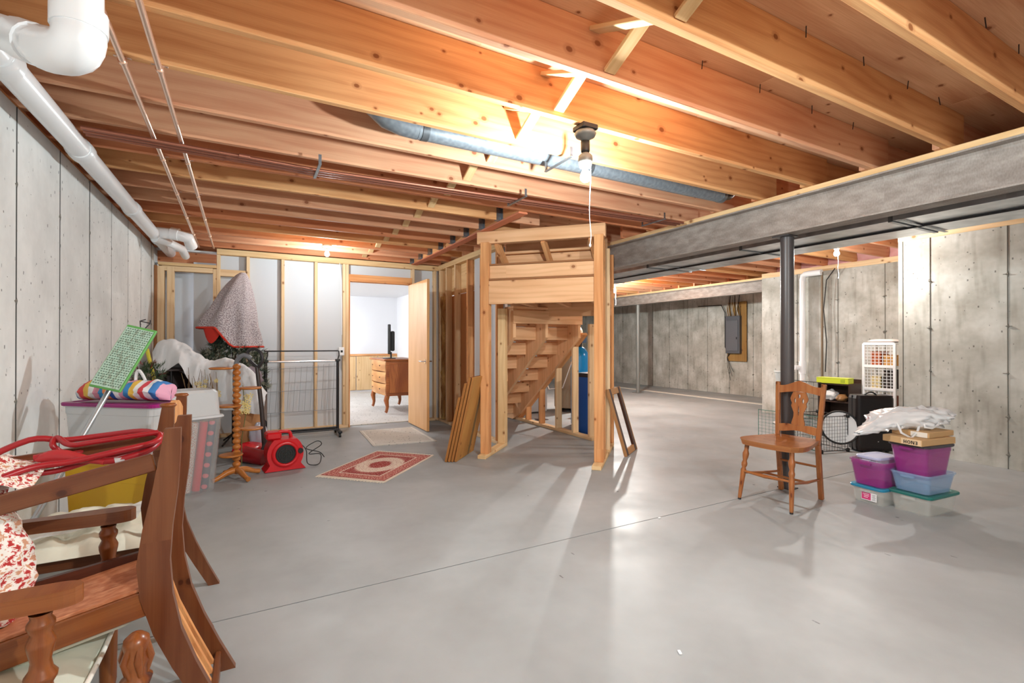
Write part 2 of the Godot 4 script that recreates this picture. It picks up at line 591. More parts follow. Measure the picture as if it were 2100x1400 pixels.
func build_shell():
	# floor slabs with a sawn joint between them
	var f := struct("floor", "grey sealed concrete basement floor with a sawn joint")
	part(f, "slab", gx().box(V(4.4, -0.1, 0.1985), Vector3(11.4, 0.2, 4.395), 0.0), M.floor)
	part(f, "slab", gx().box(V(4.4, -0.1, 8.0515), Vector3(11.4, 0.2, 11.297), 0.0), M.floor)
	part(f, "joint_filler", gx().box(V(4.4, -0.116, 2.4), Vector3(11.3, 0.2, 0.012), 0.0), M.groove)
	var cp := struct("floor", "pale carpet of the finished room beyond the door")
	part(cp, "carpet", gx().box(V(1.13, 0.006, 9.6), Vector3(4.2, 0.012, 4.9), 0.003), M.carpet)
	# left concrete wall, form panels with fins in the seams
	var w := struct("wall_left", "pale poured concrete wall with vertical form seams")
	part(w, "core", gx().box(V(-1.12, 1.166, 2.6), Vector3(0.16, 2.332, 9.2), 0.0), M.seam)
	var k0 := -9
	for k in range(k0, 7):
		var a := 3.208 + 0.609 * k
		part(w, "panel", gx().box(V(-1.02 + rng.randf_range(-0.0012, 0.0012), 1.166, a + 0.3045), Vector3(0.044, 2.332, 0.604), 0.0015), M.conc_left)
		part(w, "seam_fin", gx().box(V(-1.001, 1.166, a), Vector3(0.010, 2.33, 0.006), 0.0), M.groove)
		for y in [0.35, 0.884, 1.388, 1.95]:
			tie_mark(w, V(-0.998, y + rng.randf_range(-0.02, 0.02), a), Vector3.RIGHT)
	part(w, "sill_plate", wood_uv(gx()).box(V(-1.09, 2.351, 2.6), Vector3(0.14, 0.038, 9.2), 0.002), M.stud2)
	# south wall, behind the camera
	var s := struct("wall_south", "concrete wall behind the viewpoint")
	part(s, "panel", gx().box(V(2.7, 1.166, -2.1), Vector3(7.8, 2.332, 0.2), 0.0), M.conc)
	part(s, "rim", gx().box(V(2.7, 2.47, -2.1), Vector3(7.8, 0.27, 0.2), 0.0), M.joist)
	# near right wall with its return, pier wall, recess and far walls
	concrete_wall("wall_right", "grey concrete wall end with stained lower half and form ties", Vector3(6.26, 0, 2.62), [2.62, 2.575, 2.335, 1.748, 1.15, 0.54, -0.07, -0.68, -1.29, -2.1], 2.29)
	var r := struct("wall_return", "concrete wall return behind the wall end")
	part(r, "panel", gx().box(V(7.09, 1.145, 2.52), Vector3(1.26, 2.29, 0.2), 0.0), M.conc)
	concrete_wall("wall_pier", "grey concrete wall behind the white drain pipe", Vector3(7.72, 0, 5.21), cut_list(5.21, 4) + [2.42], 2.29)
	var r2 := struct("wall_recess", "concrete wall return at the steel beam pocket")
	part(r2, "panel", gx().box(V(8.99, 1.145, 5.11), Vector3(2.12, 2.29, 0.2), 0.0), M.conc)
	concrete_wall("wall_east", "far stained concrete wall with the electrical panel", Vector3(9.85, 0, 13.2), cut_list(13.55, 14), 2.33)
	var nw := struct("wall_north", "far end wall of the unfinished space")
	part(nw, "panel", gx().box(V(6.75, 1.3, 13.6), Vector3(6.6, 2.6, 0.2), 0.0), M.conc)
	# rims that close the joist ends above the walls
	var rim := struct("trim_1", "rim joists on top of the foundation walls")
	lumber(rim, "rim_joist", V(-1.14, 2.4875, 2.6), Vector3(0.038, 0.235, 9.2), M.joist)
	for q in [[6.45, -2.0, 2.62], [7.9, 2.5, 5.21], [10.02, 5.0, 13.6]]:
		lumber(rim, "rim_joist", V(q[0], 2.4875, (q[1] + q[2]) * 0.5), Vector3(0.038, 0.235, q[2] - q[1]), M.joist)
	for q in [[6.35, -2.0, 2.62, 2.29], [7.81, 2.62, 5.21, 2.29], [9.94, 5.21, 13.4, 2.33]]:
		lumber(rim, "sill_plate", V(q[0], (q[3] + JB) * 0.5, (q[1] + q[2]) * 0.5), Vector3(0.18, JB - q[3] - 0.001, q[2] - q[1]), M.stud)
	lumber(rim, "sill_plate", V(7.09, 2.33, 2.52), Vector3(1.26, 0.079, 0.18), M.stud)
	lumber(rim, "sill_plate", V(8.99, 2.33, 5.11), Vector3(1.9, 0.079, 0.18), M.stud)

func tie_mark(par: Node, at: Vector3, face: Vector3):
	var g := gx()
	var side := face.cross(Vector3.UP)
	var rr := rng.randf_range(0.014, 0.028)
	var c := at + face * 0.006
	for k in 7:
		var a0 := TAU * k / 7.0
		var a1 := TAU * (k + 1) / 7.0
		var q0 := rr * (0.75 + 0.4 * sin(k * 2.3 + at.z * 9.0))
		var q1 := rr * (0.75 + 0.4 * sin(((k + 1) % 7) * 2.3 + at.z * 9.0))
		var p0 := at + side * cos(a0) * q0 + Vector3.UP * sin(a0) * q0 * 1.2
		var p1 := at + side * cos(a1) * q1 + Vector3.UP * sin(a1) * q1 * 1.2
		var nn := (p0 - c).cross(p1 - c).normalized()
		if nn.dot(face) < 0.0: nn = -nn
		g.tri(c, p0, p1, nn, nn, nn)
	part(par, "tie_mark", g, M.tie)

# wall face looking west; from its north end it runs south in form panels
func concrete_wall(called: String, label: String, at: Vector3, cuts: Array, top: float):
	var w := struct(called, label)
	var L: float = cuts[0] - cuts[-1]
	part(w, "core", gx().box(V(at.x + 0.115, top * 0.5, (cuts[0] + cuts[-1]) * 0.5), Vector3(0.17, top, L), 0.0), M.seam)
	for k in cuts.size() - 1:
		var a: float = cuts[k]
		var b: float = cuts[k + 1]
		part(w, "panel", gx().box(V(at.x + 0.02 + rng.randf_range(-0.002, 0.002), top * 0.5, (a + b) * 0.5), Vector3(0.042, top, a - b - 0.005), 0.002), M.conc)
		if k == 0: continue
		part(w, "seam_fin", gx().box(V(at.x - 0.001, top * 0.5, a), Vector3(0.010, top - 0.002, 0.0038), 0.0), M.tie)
		if a - b < 0.25: continue
		for y in [0.141, 0.486, 0.89, 1.35, 1.83]:
			var p := V(at.x - 0.003, y + rng.randf_range(-0.01, 0.01), a)
			tie_mark(w, p, Vector3.LEFT)
			part(w, "tie_stub", gx().box(p + Vector3(-0.008, 0, rng.randf_range(-0.01, 0.01)), Vector3(0.016, 0.005, rng.randf_range(0.02, 0.05)), 0.001), M.tie)
func cut_list(first: float, count: int) -> Array:
	var c := []
	for k in count + 1: c.append(first - 0.609 * k)
	return c

func build_ceiling():
	var c := struct("ceiling", "open ceiling of wooden joists under plywood subfloor")
	# plywood sheets
	for i in 6:
		for j in 7:
			var x0 := -1.2 + 2.44 * i - (1.22 if j % 2 else 0.0)
			var n0 := -2.2 + 1.22 * j * 1.0
			part(c, "plywood_sheet", wood_uv(gx()).box(V(x0 + 1.22, JT + 0.0095, n0 + 0.61), Vector3(2.437, 0.018, 1.217), 0.001), M.ply)
		for j in range(7, 13):
			var x0 := -1.2 + 2.44 * i - (1.22 if j % 2 else 0.0)
			part(c, "plywood_sheet", wood_uv(gx()).box(V(x0 + 1.22, JT + 0.0095, -2.2 + 1.22 * j + 0.61), Vector3(2.437, 0.018, 1.217), 0.001), M.ply)
	part(c, "upper_floor", gx().box(V(4.5, JT + 0.06, 5.7), Vector3(14.0, 0.08, 16.4), 0.0), M.ply)
	var kinds := [M.joist, M.joist2, M.joist3, M.joist]
	for k in range(-7, 31):
		var nn := joist_n(k)
		var m: Material = kinds[(k * 7 + 21) % 4]
		if k == 3 or k == 4: m = M.joist2
		if k == 1: m = M.joist2
		if k <= 15:
			if k >= 8 and k <= 15:
				lumber(c, "joist", V(0.49, (JB + JT) * 0.5, nn - 0.019), Vector3(3.26, 0.235, 0.038), m)
				lumber(c, "joist", V(2.40, (JB + JT) * 0.5, nn - 0.019), Vector3(0.34, 0.235, 0.038), kinds[k % 4])
			else:
				lumber(c, "joist", V(1.39, (JB + JT) * 0.5, nn - 0.019), Vector3(5.06, 0.235, 0.038), m)
		var xe := 6.42
		if nn > 2.66: xe = 7.86
		if nn > 5.25: xe = 8.27
		lumber(c, "joist", V((3.69 + xe) * 0.5, (JB + JT) * 0.5, nn + 0.020), Vector3(xe - 3.69, 0.235, 0.038), kinds[(k * 5 + 30) % 4])
		if nn > 5.25:
			lumber(c, "joist", V(9.06, (JB + JT) * 0.5, nn - 0.019), Vector3(1.88, 0.235, 0.038), kinds[(k + 1) % 4])
	# cross bridging at mid span
	for k in range(-6, 15):
		var n0 := joist_n(k) + 0.001
		var n1 := joist_n(k + 1) - 0.039
		plank(c, "bridging", V(1.34, JB + 0.032, n0), V(1.34, JT - 0.036, n1), 0.062, 0.019, M.pale, Vector3.RIGHT.cross(Vector3(0, 0.2, -0.36).normalized()))
		plank(c, "bridging", V(1.42, JT - 0.036, n0), V(1.42, JB + 0.032, n1), 0.062, 0.019, M.pale, Vector3.RIGHT.cross(Vector3(0, -0.2, -0.36).normalized()))
	# header beside the stair well with joist hangers
	lumber(c, "header", V(2.17, 2.4875, 5.42), Vector3(0.080, 0.235, 3.30), M.stud2)
	lumber(c, "header_flange", V(2.17, 2.361, 5.42), Vector3(0.095, 0.016, 3.30), M.red_lvl)
	for k in range(8, 16):
		var nn := joist_n(k) - 0.019
		var g := gx()
		g.box(V(2.105, JB + 0.06, nn - 0.022), Vector3(0.05, 0.13, 0.003), 0.0)
		g.box(V(2.105, JB + 0.06, nn + 0.022), Vector3(0.05, 0.13, 0.003), 0.0)
		g.box(V(2.105, JB - 0.003, nn), Vector3(0.05, 0.003, 0.046), 0.0)
		g.box(V(2.131, JB + 0.06, nn + 0.042), Vector3(0.003, 0.13, 0.04), 0.0)
		g.box(V(2.131, JB + 0.06, nn - 0.042), Vector3(0.003, 0.13, 0.04), 0.0)
		part(c, "joist_hanger", g, M.galv)
	# nail tips and a strap where the joists meet the subfloor and the wall
	for k in 26:
		var nk := joist_n(k % 3) - 0.019 + (0.10 if k % 2 else -0.045)
		var xk := 1.9 + 0.15 * (k / 2.0) + rng.randf_range(-0.05, 0.05)
		var pk := V(xk, JT, nk)
		part(c, "nail_tip", gx().tube([pk, pk + Vector3(rng.randf_range(-0.012, 0.012), -0.045, rng.randf_range(-0.008, 0.008))], 0.0024, 5), M.dark_metal)
	part(c, "end_strap", gx().box(V(-0.985, 2.48, joist_n(4) - 0.041), Vector3(0.05, 0.19, 0.004), 0.0), M.galv)
	# pink batts in the bays above the right walls
	for k in range(-2, 11):
		var nn := joist_n(k) + 0.223
		var xw := 6.37 if nn < 2.6 else 7.82
		if nn > 5.2: continue
		var rows := []
		var q := noise(600 + k, 3.0, 3)
		for i in 7:
			var row := []
			for j in 9:
				var a := float(i) / 6.0
				var b := float(j) / 8.0
				var bul := 0.06 * sin(a * PI) * sin(b * PI) + 0.03 * q.get_noise_2d(i * 0.3, j * 0.3)
				row.append(V(xw - 0.03 - bul, JB + 0.004 + 0.225 * a, nn + (b - 0.5) * 0.36))
			rows.append(row)
		part(c, "insulation_batt", gx().grid(rows), M.insul_pink)
	# finished ceiling of the room beyond
	var rc := struct("ceiling_room", "white drywall ceiling of the finished room")
	part(rc, "drywall", gx().box(V(1.13, 2.335, 9.66), Vector3(4.3, 0.02, 4.95), 0.0), M.white_wall)

func beam(called: String, label: String, x: float, n0: float, n1: float, y0: float, y1: float, fw: float):
	var o := thing(called, label, "beam", V(x, y0, (n0 + n1) * 0.5))
	var h := y1 - y0
	var pr := [[0, 0.0], [fw, 0.0], [fw, 0.012], [0.014, 0.016], [0.006, 0.022], [0.004, 0.036]]
	var g := gx()
	# I section: bottom flange, web with fillets, top flange
	var prof := [Vector2(-fw, 0), Vector2(fw, 0), Vector2(fw, 0.011), Vector2(0.016, 0.015), Vector2(0.006, 0.028), Vector2(0.004, 0.04), Vector2(0.004, h - 0.04), Vector2(0.006, h - 0.028), Vector2(0.016, h - 0.015), Vector2(fw, h - 0.011), Vector2(fw, h), Vector2(-fw, h), Vector2(-fw, h - 0.011), Vector2(-0.016, h - 0.015), Vector2(-0.006, h - 0.028), Vector2(-0.004, h - 0.04), Vector2(-0.004, 0.04), Vector2(-0.006, 0.028), Vector2(-0.016, 0.015), Vector2(-fw, 0.011)]
	for i in prof.size():
		var a: Vector2 = prof[i]
		var b: Vector2 = prof[(i + 1) % prof.size()]
		var d := b - a
		var nn := Vector3(d.y, -d.x, 0).normalized()
		g.quad(V(x + a.x, y0 + a.y, n0), V(x + b.x, y0 + b.y, n0), V(x + b.x, y0 + b.y, n1), V(x + a.x, y0 + a.y, n1), nn, Vector2(n0, a.y + a.x), Vector2(n0, b.y + b.x), Vector2(n1, b.y + b.x), Vector2(n1, a.y + a.x))
	for nn in [n0, n1]:
		var zz := Vector3(0, 0, 1 if nn == n0 else -1)
		g.quad(V(x - fw, y0, nn), V(x + fw, y0, nn), V(x + fw, y0 + 0.011, nn), V(x - fw, y0 + 0.011, nn), zz)
		g.quad(V(x - 0.004, y0, nn), V(x + 0.004, y0, nn), V(x + 0.004, y1, nn), V(x - 0.004, y1, nn), zz)
		g.quad(V(x - fw, y1, nn), V(x + fw, y1, nn), V(x + fw, y1 - 0.011, nn), V(x - fw, y1 - 0.011, nn), zz)
	part(o, "i_beam", g, M.steel)
	lumber(o, "wood_nailer", V(x, y1 + 0.0185, (n0 + n1) * 0.5), Vector3(fw * 2.1, 0.037, n1 - n0), M.pale)

func build_steel():
	beam("steel_beam", "long grey steel beam with a wood nailer above the wooden chair", 3.80, -1.95, 4.62, 2.055, 2.332, 0.075)
	beam("steel_beam", "far grey steel beam ending at the concrete pier", 8.17, 5.20, 13.45, 2.11, 2.332, 0.075)
	var o := thing("support_post", "dark painted steel post behind the wooden chair", "post", V(3.865, 0, 2.385))
	part(o, "pipe", gx().tube([V(3.865, 0.008, 2.385), V(3.865, 2.046, 2.385)], 0.050, 24), M.post_paint)
	part(o, "base_plate", gx().box(V(3.865, 0.004, 2.385), Vector3(0.11, 0.008, 0.11), 0.001), M.post_paint)
	part(o, "cap_plate", gx().box(V(3.84, 2.0505, 2.385), Vector3(0.14, 0.009, 0.14), 0.001), M.post_paint)
	var p := thing("support_post", "slim grey steel post under the far beam", "post", V(8.17, 0, 8.69))
	part(p, "pipe", gx().tube([V(8.17, 0.008, 8.69), V(8.17, 2.102, 8.69)], 0.045, 16), M.post_grey)
	part(p, "base_plate", gx().box(V(8.17, 0.004, 8.69), Vector3(0.2, 0.008, 0.2), 0.001), M.post_grey)
	part(p, "cap_plate", gx().box(V(8.17, 2.106, 8.69), Vector3(0.14, 0.008, 0.14), 0.001), M.post_grey)
	solo("footing_curb", gx().box(V(8.72, 0.0, 8.2), Vector3(0.13, 0.02, 5.6), 0.004), mat(rgb(214, 210, 200), 0.8), "pale low concrete strip on the floor before the far wall", "curb", V(8.72, 0, 8.2))
	# sheet metal trunk duct
	var d := thing("trunk_duct", "long galvanised sheet metal duct beside the near steel beam", "duct", V(4.46, 2.07, 3.6))
	for k in 10:
		var n0 := -1.9 + 1.22 * k
		part(d, "duct_section", gx().box(V(4.46, 2.185, n0 + 0.61), Vector3(0.72, 0.23, 1.216), 0.002), M.duct)
		var g := gx()
		g.box(V(4.46, 2.066, n0), Vector3(0.73, 0.006, 0.03), 0.001)
		g.box(V(4.098, 2.185, n0), Vector3(0.006, 0.235, 0.03), 0.001)
		g.box(V(4.822, 2.185, n0), Vector3(0.006, 0.235, 0.03), 0.001)
		part(d, "drive_cleat", g, M.galv)
	part(d, "standing_seam", gx().box(V(4.42, 2.062, 4.2), Vector3(0.012, 0.016, 12.1), 0.001), M.dark_metal)
	for k in 5:
		part(d, "hanger_strap", gx().box(V(4.46, 2.061, -0.6 + 2.3 * k), Vector3(0.76, 0.003, 0.025), 0.0), M.galv)

func build_pipes():
	# white drain along the left wall
	var o := thing("drain_pipe", "white plastic drain pipe running along top of left wall", "pipe", V(-0.87, 2.31, 4.5))
	var y := 2.305
	part(o, "pipe", gx().tube([V(-0.868, y, 1.2), V(-0.868, y, 7.3)], 0.056, 20), M.pvc)
	for nn in [1.75, 2.63, 3.66, 5.05, 6.35]:
		part(o, "coupling", gx().lathe([Vector2(0.054, -0.055), Vector2(0.063, -0.055), Vector2(0.066, -0.048), Vector2(0.066, 0.0), Vector2(0.064, 0.002), Vector2(0.064, 0.05), Vector2(0.054, 0.052)], Vector3.ZERO, 20), M.pvc)
		var c: MeshInstance3D = o.get_child(o.get_child_count() - 1)
		c.mesh = gx(Transform3D(Basis(Vector3.RIGHT, PI / 2), V(-0.868, y, nn))).lathe([Vector2(0.054, -0.055), Vector2(0.063, -0.055), Vector2(0.066, -0.048), Vector2(0.066, 0.0), Vector2(0.064, 0.002), Vector2(0.064, 0.05), Vector2(0.054, 0.052)], Vector3.ZERO, 20).mesh(o.position)
	# branch: tee, stub, elbow up into the joist bay
	var b := thing("drain_branch", "white plastic drain branch with a big elbow going up", "pipe", pd(60, 80, 1.5))
	var e0 := pd(-40, 50, 1.66)
	var e1 := pd(22, 72, 1.58)
	var e2 := pd(92, 98, 1.46)
	var e3 := pd(166, 122, 1.40)
	var e4 := pd(160, 62, 1.42)
	var e5 := e4 + Vector3(0, 0.3, 0)
	part(b, "branch_pipe", gx().tube([e0, e1, e2], 0.056, 18), M.pvc)
	var el := []
	for i in 9:
		var u := i / 8.0
		el.append((e2.lerp(e3, u)).lerp(e3.lerp(e4, u), u))
	part(b, "elbow", gx().tube(el, 0.064, 18), M.pvc)
	part(b, "coupling", gx().tube([e1.lerp(e2, 0.25), e1.lerp(e2, 0.75)], 0.063, 18), M.pvc)
	part(b, "hub", gx().tube([e4, e4 + Vector3(0, 0.06, 0)], 0.068, 18), M.pvc)
	part(b, "riser", gx().tube([e4 + Vector3(0, 0.05, 0), e5], 0.057, 18), M.pvc)
	part(b, "tee", gx().tube([V(-0.868, y + 0.05, 2.25), e0], 0.062, 18), M.pvc)
	# drain fittings at the far corner
	var c2 := thing("drain_fittings", "cluster of white drain elbows at the far end of the wall", "pipe", V(-0.75, 2.2, 6.75))
	part(c2, "bend", gx().tube([pd(322, 476, 4.98), pd(360, 480, 5.02), pd(385, 488, 5.1), pd(392, 505, 5.2)], 0.058, 16), M.pvc)
	part(c2, "lower_pipe", gx().tube([pd(316, 488, 4.95), pd(345, 497, 5.15), pd(372, 510, 5.4), pd(380, 525, 5.7)], 0.042, 14), M.pvc)
	part(c2, "coupling", gx().tube([pd(350, 478, 5.01), pd(366, 481, 5.03)], 0.066, 16), M.pvc)
	# pair of supply pipes under the joists with straps
	for q in [[-0.457, -0.545, "outer"], [-0.335, -0.392, "inner"]]:
		var lab := "thin pale copper pipe nearer the left wall under the joists" if q[2] == "outer" else "thin pale copper pipe farther from the left wall under the joists"
		var s := thing("supply_pipe", lab, "pipe", V(q[0], 2.35, 4.0), "pair of supply pipes under the joists")
		part(s, "pipe", gx().tube([V(q[0] + 0.01, 2.353, 0.3), V(q[0], 2.353, 2.0), V(q[1], 2.353, 6.95)], 0.0125, 12), M.copper_pale)
		for k in [1, 4, 7, 9, 11, 13]:
			var nn := joist_n(k) - 0.019
			var x := lerpf(q[0], q[1], clampf((nn - 2.0) / 4.95, 0, 1))
			var g := gx()
			g.tube([V(x, 2.353, nn - 0.008), V(x, 2.353, nn + 0.008)], 0.0165, 12)
			g.box(V(x, 2.3685, nn), Vector3(0.062, 0.0022, 0.014), 0.0005)
			part(s, "strap", g, M.copper_pale)
	# bundle of copper pipes across the joists with hanger bars
	for i in 3:
		var dn := 0.045 * i
		var s := thing("copper_pipe", ["northern copper pipe of the bundle crossing under the joists", "middle copper pipe of the bundle crossing under the joists", "southern copper pipe of the bundle crossing under the joists"][i], "pipe", V(1.2, 2.35, 3.4 - dn), "copper pipe bundle")
		part(s, "pipe", gx().tube([V(-0.79, 2.326, 3.425 - dn), V(0.4, 2.326, 3.50 - dn), V(3.3, 2.326, 3.36 - dn), V(3.62, 2.326, 3.33 - dn)], 0.011, 10), M.copper)
		part(s, "fitting", gx().tube([V(-0.2 + 0.07 * i, 2.326, 3.462 - dn), V(-0.14 + 0.07 * i, 2.326, 3.466 - dn)], 0.0145, 10), M.copper)
	for p in [[650, 350], [1060, 412], [1340, 456], [1145, 336]]:
		var c := pd(p[0], p[1], 1.0) - Vector3(0, CAM_H, 0)
		var at := Vector3(0, CAM_H, 0) + c * (1.125 / c.y)
		var lab: String = {650: "metal hanger bar under the copper pipes near the left wall", 1060: "metal hanger bar under the copper pipes above the stairs", 1340: "metal hanger bar under the copper pipes near the steel beam", 1145: "metal hanger bar under the galvanised vent pipe"}[p[0]]
		var o2 := thing("pipe_hanger", lab, "hanger", at)
		part(o2, "bar", gx().box(at, Vector3(0.018, 0.008, 0.30), 0.001), M.galv)
		part(o2, "clip", gx().box(at + Vector3(0, 0.03, 0.14), Vector3(0.018, 0.06, 0.003), 0.0), M.galv)
		part(o2, "clip", gx().box(at + Vector3(0, 0.03, -0.14), Vector3(0.018, 0.06, 0.003), 0.0), M.galv)
	# galvanised vent
	var v := thing("vent_pipe", "round galvanised vent pipe running between the joists by the bulb", "pipe", V(2.0, 2.385, 2.735))
	var vy := 2.435
	var vn := 2.735
	part(v, "elbow", gx().tube([V(0.56, 2.58, vn), V(0.60, 2.52, vn), V(0.68, 2.46, vn), V(0.77, 2.44, vn), V(0.86, vy, vn)], 0.062, 18), M.vent)
	part(v, "pipe", gx().tube([V(0.86, vy, vn), V(3.52, vy, vn)], 0.060, 20), M.vent)
	for x in [0.90, 2.1, 3.50]:
		part(v, "band", gx().tube([V(x - 0.02, vy, vn), V(x + 0.02, vy, vn)], 0.063, 20), M.galv)
	part(v, "end_pipe", gx().tube([V(3.52, vy, vn), V(3.60, vy + 0.015, vn), V(3.66, vy + 0.06, vn), V(3.70, vy + 0.13, vn)], 0.042, 16), M.dark_metal)
	# white sump drain on the pier wall
	var s2 := thing("white_wall_pipe", "white plastic pipe with an elbow on the pier wall", "pipe", V(7.62, 0.5, 4.45))
	part(s2, "riser", gx().tube([V(7.64, 0.02, 4.47), V(7.64, 2.20, 4.47)], 0.042, 16), M.pvc)
	part(s2, "elbow", gx().tube([V(7.64, 2.16, 4.47), V(7.64, 2.235, 4.455), V(7.64, 2.26, 4.42), V(7.64, 2.265, 4.34), V(7.64, 2.265, 4.18)], 0.046, 14), M.pvc)
	part(s2, "cleanout_body", gx().tube([V(7.64, 0.70, 4.47), V(7.64, 0.90, 4.47)], 0.052, 16), M.pvc)
	part(s2, "cleanout_plug", gx().tube([V(7.60, 0.80, 4.50), V(7.54, 0.80, 4.54)], 0.038, 14), M.pvc)
	var cp := thing("conduit", "thin brown copper conduit running up the pier wall", "pipe", V(7.66, 0.1, 4.19))
	part(cp, "tube", gx().tube([V(7.67, 0.1, 4.19), V(7.67, 2.27, 4.19)], 0.016, 8), mat(rgb(122, 102, 80), 0.5, 0.3))
	part(cp, "cable", gx().tube([V(7.66, 2.3, 4.0), V(7.66, 2.14, 4.12), V(7.655, 1.7, 4.16), V(7.66, 1.2, 4.12), V(7.66, 0.75, 4.14)], 0.007, 6), M.black)

func build_partitions():
	# stud wall at the back with drywall on its far side
	var w := struct("wall_back", "open stud partition with pale drywall behind and a door opening")
	var fn := 7.05
	for x in [-0.345, -0.02, 0.385, 0.795, 1.165, 1.205, 2.155, 2.50]:
		lumber(w, "stud", V(x, 1.166, fn + 0.0445), Vector3(0.038, 2.256, 0.089), M.stud)
	lumber(w, "top_plate", V(1.09, 2.332, fn + 0.0445), Vector3(2.91, 0.072, 0.089), M.pale)
	for q in [[-0.36, 1.22], [2.14, 2.54]]:
		lumber(w, "bottom_plate", V((q[0] + q[1]) * 0.5, 0.019, fn + 0.0445), Vector3(q[1] - q[0], 0.038, 0.089), M.stud)
	lumber(w, "door_header", V(1.68, 2.115, fn + 0.0445), Vector3(0.91, 0.085, 0.092), M.stud2)
	lumber(w, "blocking", V(-0.19, 2.07, fn + 0.03), Vector3(0.29, 0.085, 0.038), M.stud)
	part(w, "drywall_panel", gx().box(V(0.43, 1.17, fn + 0.0965), Vector3(1.60, 2.34, 0.013), 0.0), M.drywall)
	part(w, "drywall_panel", gx().box(V(1.69, 2.25, fn + 0.0965), Vector3(0.91, 0.18, 0.013), 0.0), M.drywall)
	part(w, "drywall_panel", gx().box(V(2.41, 1.17, fn + 0.0965), Vector3(0.54, 2.34, 0.013), 0.0), M.drywall)
	# finished jamb
	for x in [1.232, 2.128]:
		lumber(w, "door_jamb", V(x, 1.035, fn + 0.05), Vector3(0.016, 2.07, 0.12), M.stud2)
	lumber(w, "door_jamb", V(1.68, 2.064, fn + 0.05), Vector3(0.88, 0.016, 0.12), M.stud2)
	# low framed recess in the corner
	for q in [[-0.935, 2.11], [-0.84, 2.11], [-0.385, 2.11]]:
		lumber(w, "stud", V(q[0], q[1] * 0.5 + 0.019, fn + 0.0445), Vector3(0.070 if q[0] < -0.5 else 0.038, q[1] - 0.04, 0.089), M.stud)
	part(w, "corner_board", gx().box(V(-0.983, 1.06, fn + 0.02), Vector3(0.026, 2.1, 0.09), 0.002), M.end_grain)
	lumber(w, "low_header", V(-0.665, 2.085, fn + 0.0445), Vector3(0.52, 0.06, 0.085), M.stud)
	lumber(w, "low_top_plate", V(-0.665, 2.138, fn + 0.0445), Vector3(0.60, 0.038, 0.089), M.pale)
	part(w, "drywall_panel", gx().box(V(-0.80, 1.1, 7.30), Vector3(0.38, 2.2, 0.013), 0.0), M.drywall)
	part(w, "drywall_panel", gx().box(V(-0.50, 1.1, 7.22), Vector3(0.24, 2.2, 0.013), 0.0), M.drywall)
	part(w, "drywall_panel", gx().box(V(-0.70, 2.165, 7.25), Vector3(0.6, 0.013, 0.2), 0.0), M.drywall)
	part(w, "soffit_board", gx().box(V(-0.70, 2.4, 7.30), Vector3(0.75, 0.46, 0.02), 0.0), M.joist3)
	part(w, "cable", gx().tube([V(1.10, 2.30, 7.04), V(1.12, 2.05, 7.035), V(1.13, 1.7, 7.035), V(1.13, 1.30, 7.035)], 0.004, 6), M.white_plastic)
	# side partition
	var s := struct("wall_partition", "open stud partition beside the stairs with kraft paper and insulation")
	for nn in [5.06, 5.50, 5.92, 6.36, 6.70, 6.98]:
		lumber(s, "stud", V(2.585, 1.166, nn), Vector3(0.089, 2.256, 0.038), M.stud2 if nn < 6.0 else M.stud)
	lumber(s, "top_plate", V(2.585, 2.332, 6.05), Vector3(0.089, 0.072, 2.05), M.pale)
	lumber(s, "bottom_plate", V(2.585, 0.019, 6.05), Vector3(0.089, 0.038, 2.05), M.stud)
	part(s, "drywall_panel", gx().box(V(2.637, 1.17, 5.45), Vector3(0.013, 2.30, 0.85), 0.0), M.drywall)
	part(s, "kraft_paper", gx().box(V(2.637, 0.95, 6.49), Vector3(0.012, 1.86, 1.22), 0.0), M.kraft)
	part(s, "drywall_panel", gx().box(V(2.637, 2.10, 6.49), Vector3(0.013, 0.42, 1.22), 0.0), M.pale)
	var rows := []
	var q := noise(77, 2.5, 3)
	for i in 25:
		var row := []
		for j in 8:
			var a := i / 24.0
			var b := j / 7.0
			row.append(V(2.585 - 0.03 * sin(b * PI) - 0.06 * absf(q.get_noise_2d(i * 0.22, j * 0.4)), 0.05 + 1.84 * a, 6.735 + 0.22 * b))
		rows.append(row)
	part(s, "insulation_batt", gx().grid(rows, Vector2(0.3, 1.8)), M.insul_tan)
	# finished room
	var rw := struct("wall_room", "white walls of the finished room beyond the door")
	part(rw, "drywall_panel", gx().box(V(1.1, 1.17, 12.1), Vector3(4.5, 2.34, 0.1), 0.0), M.white_wall)
	part(rw, "drywall_panel", gx().box(V(3.31, 1.17, 10.1), Vector3(0.1, 2.34, 4.0), 0.0), M.white_wall)
	part(rw, "drywall_panel", gx().box(V(-1.06, 1.17, 9.7), Vector3(0.1, 2.34, 4.8), 0.0), M.white_wall)
	part(rw, "drywall_panel", gx().box(V(3.52, 1.17, 8.1), Vector3(0.5, 2.34, 0.08), 0.0), M.white_wall)
	part(rw, "drywall_panel", gx().box(V(3.76, 1.17, 7.6), Vector3(0.04, 2.34, 1.0), 0.0), M.white_wall)
	lumber(rw, "wainscot_rail", V(1.1, 0.90, 12.03), Vector3(4.3, 0.05, 0.05), M.stud2)
	for k in 8:
		lumber(rw, "wainscot_panel", V(-0.6 + 0.52 * k, 0.46, 12.035), Vector3(0.50, 0.82, 0.03), M.pale)
	# door leaf swung open
	var d := struct("door_1", "flush wood veneer door standing open towards the stairs")
	var dm := mat(rgb(238, 206, 166), 0.42, 0, tex_wood(41, rgb(250, 226, 192), rgb(226, 188, 142), 0, 1024, 256, 0.5), Vector3(0.4, 1.6, 1))
	var leaf := lumber(d, "leaf", V(2.085, 1.025, 6.585), Vector3(0.036, 2.03, 0.85), dm)
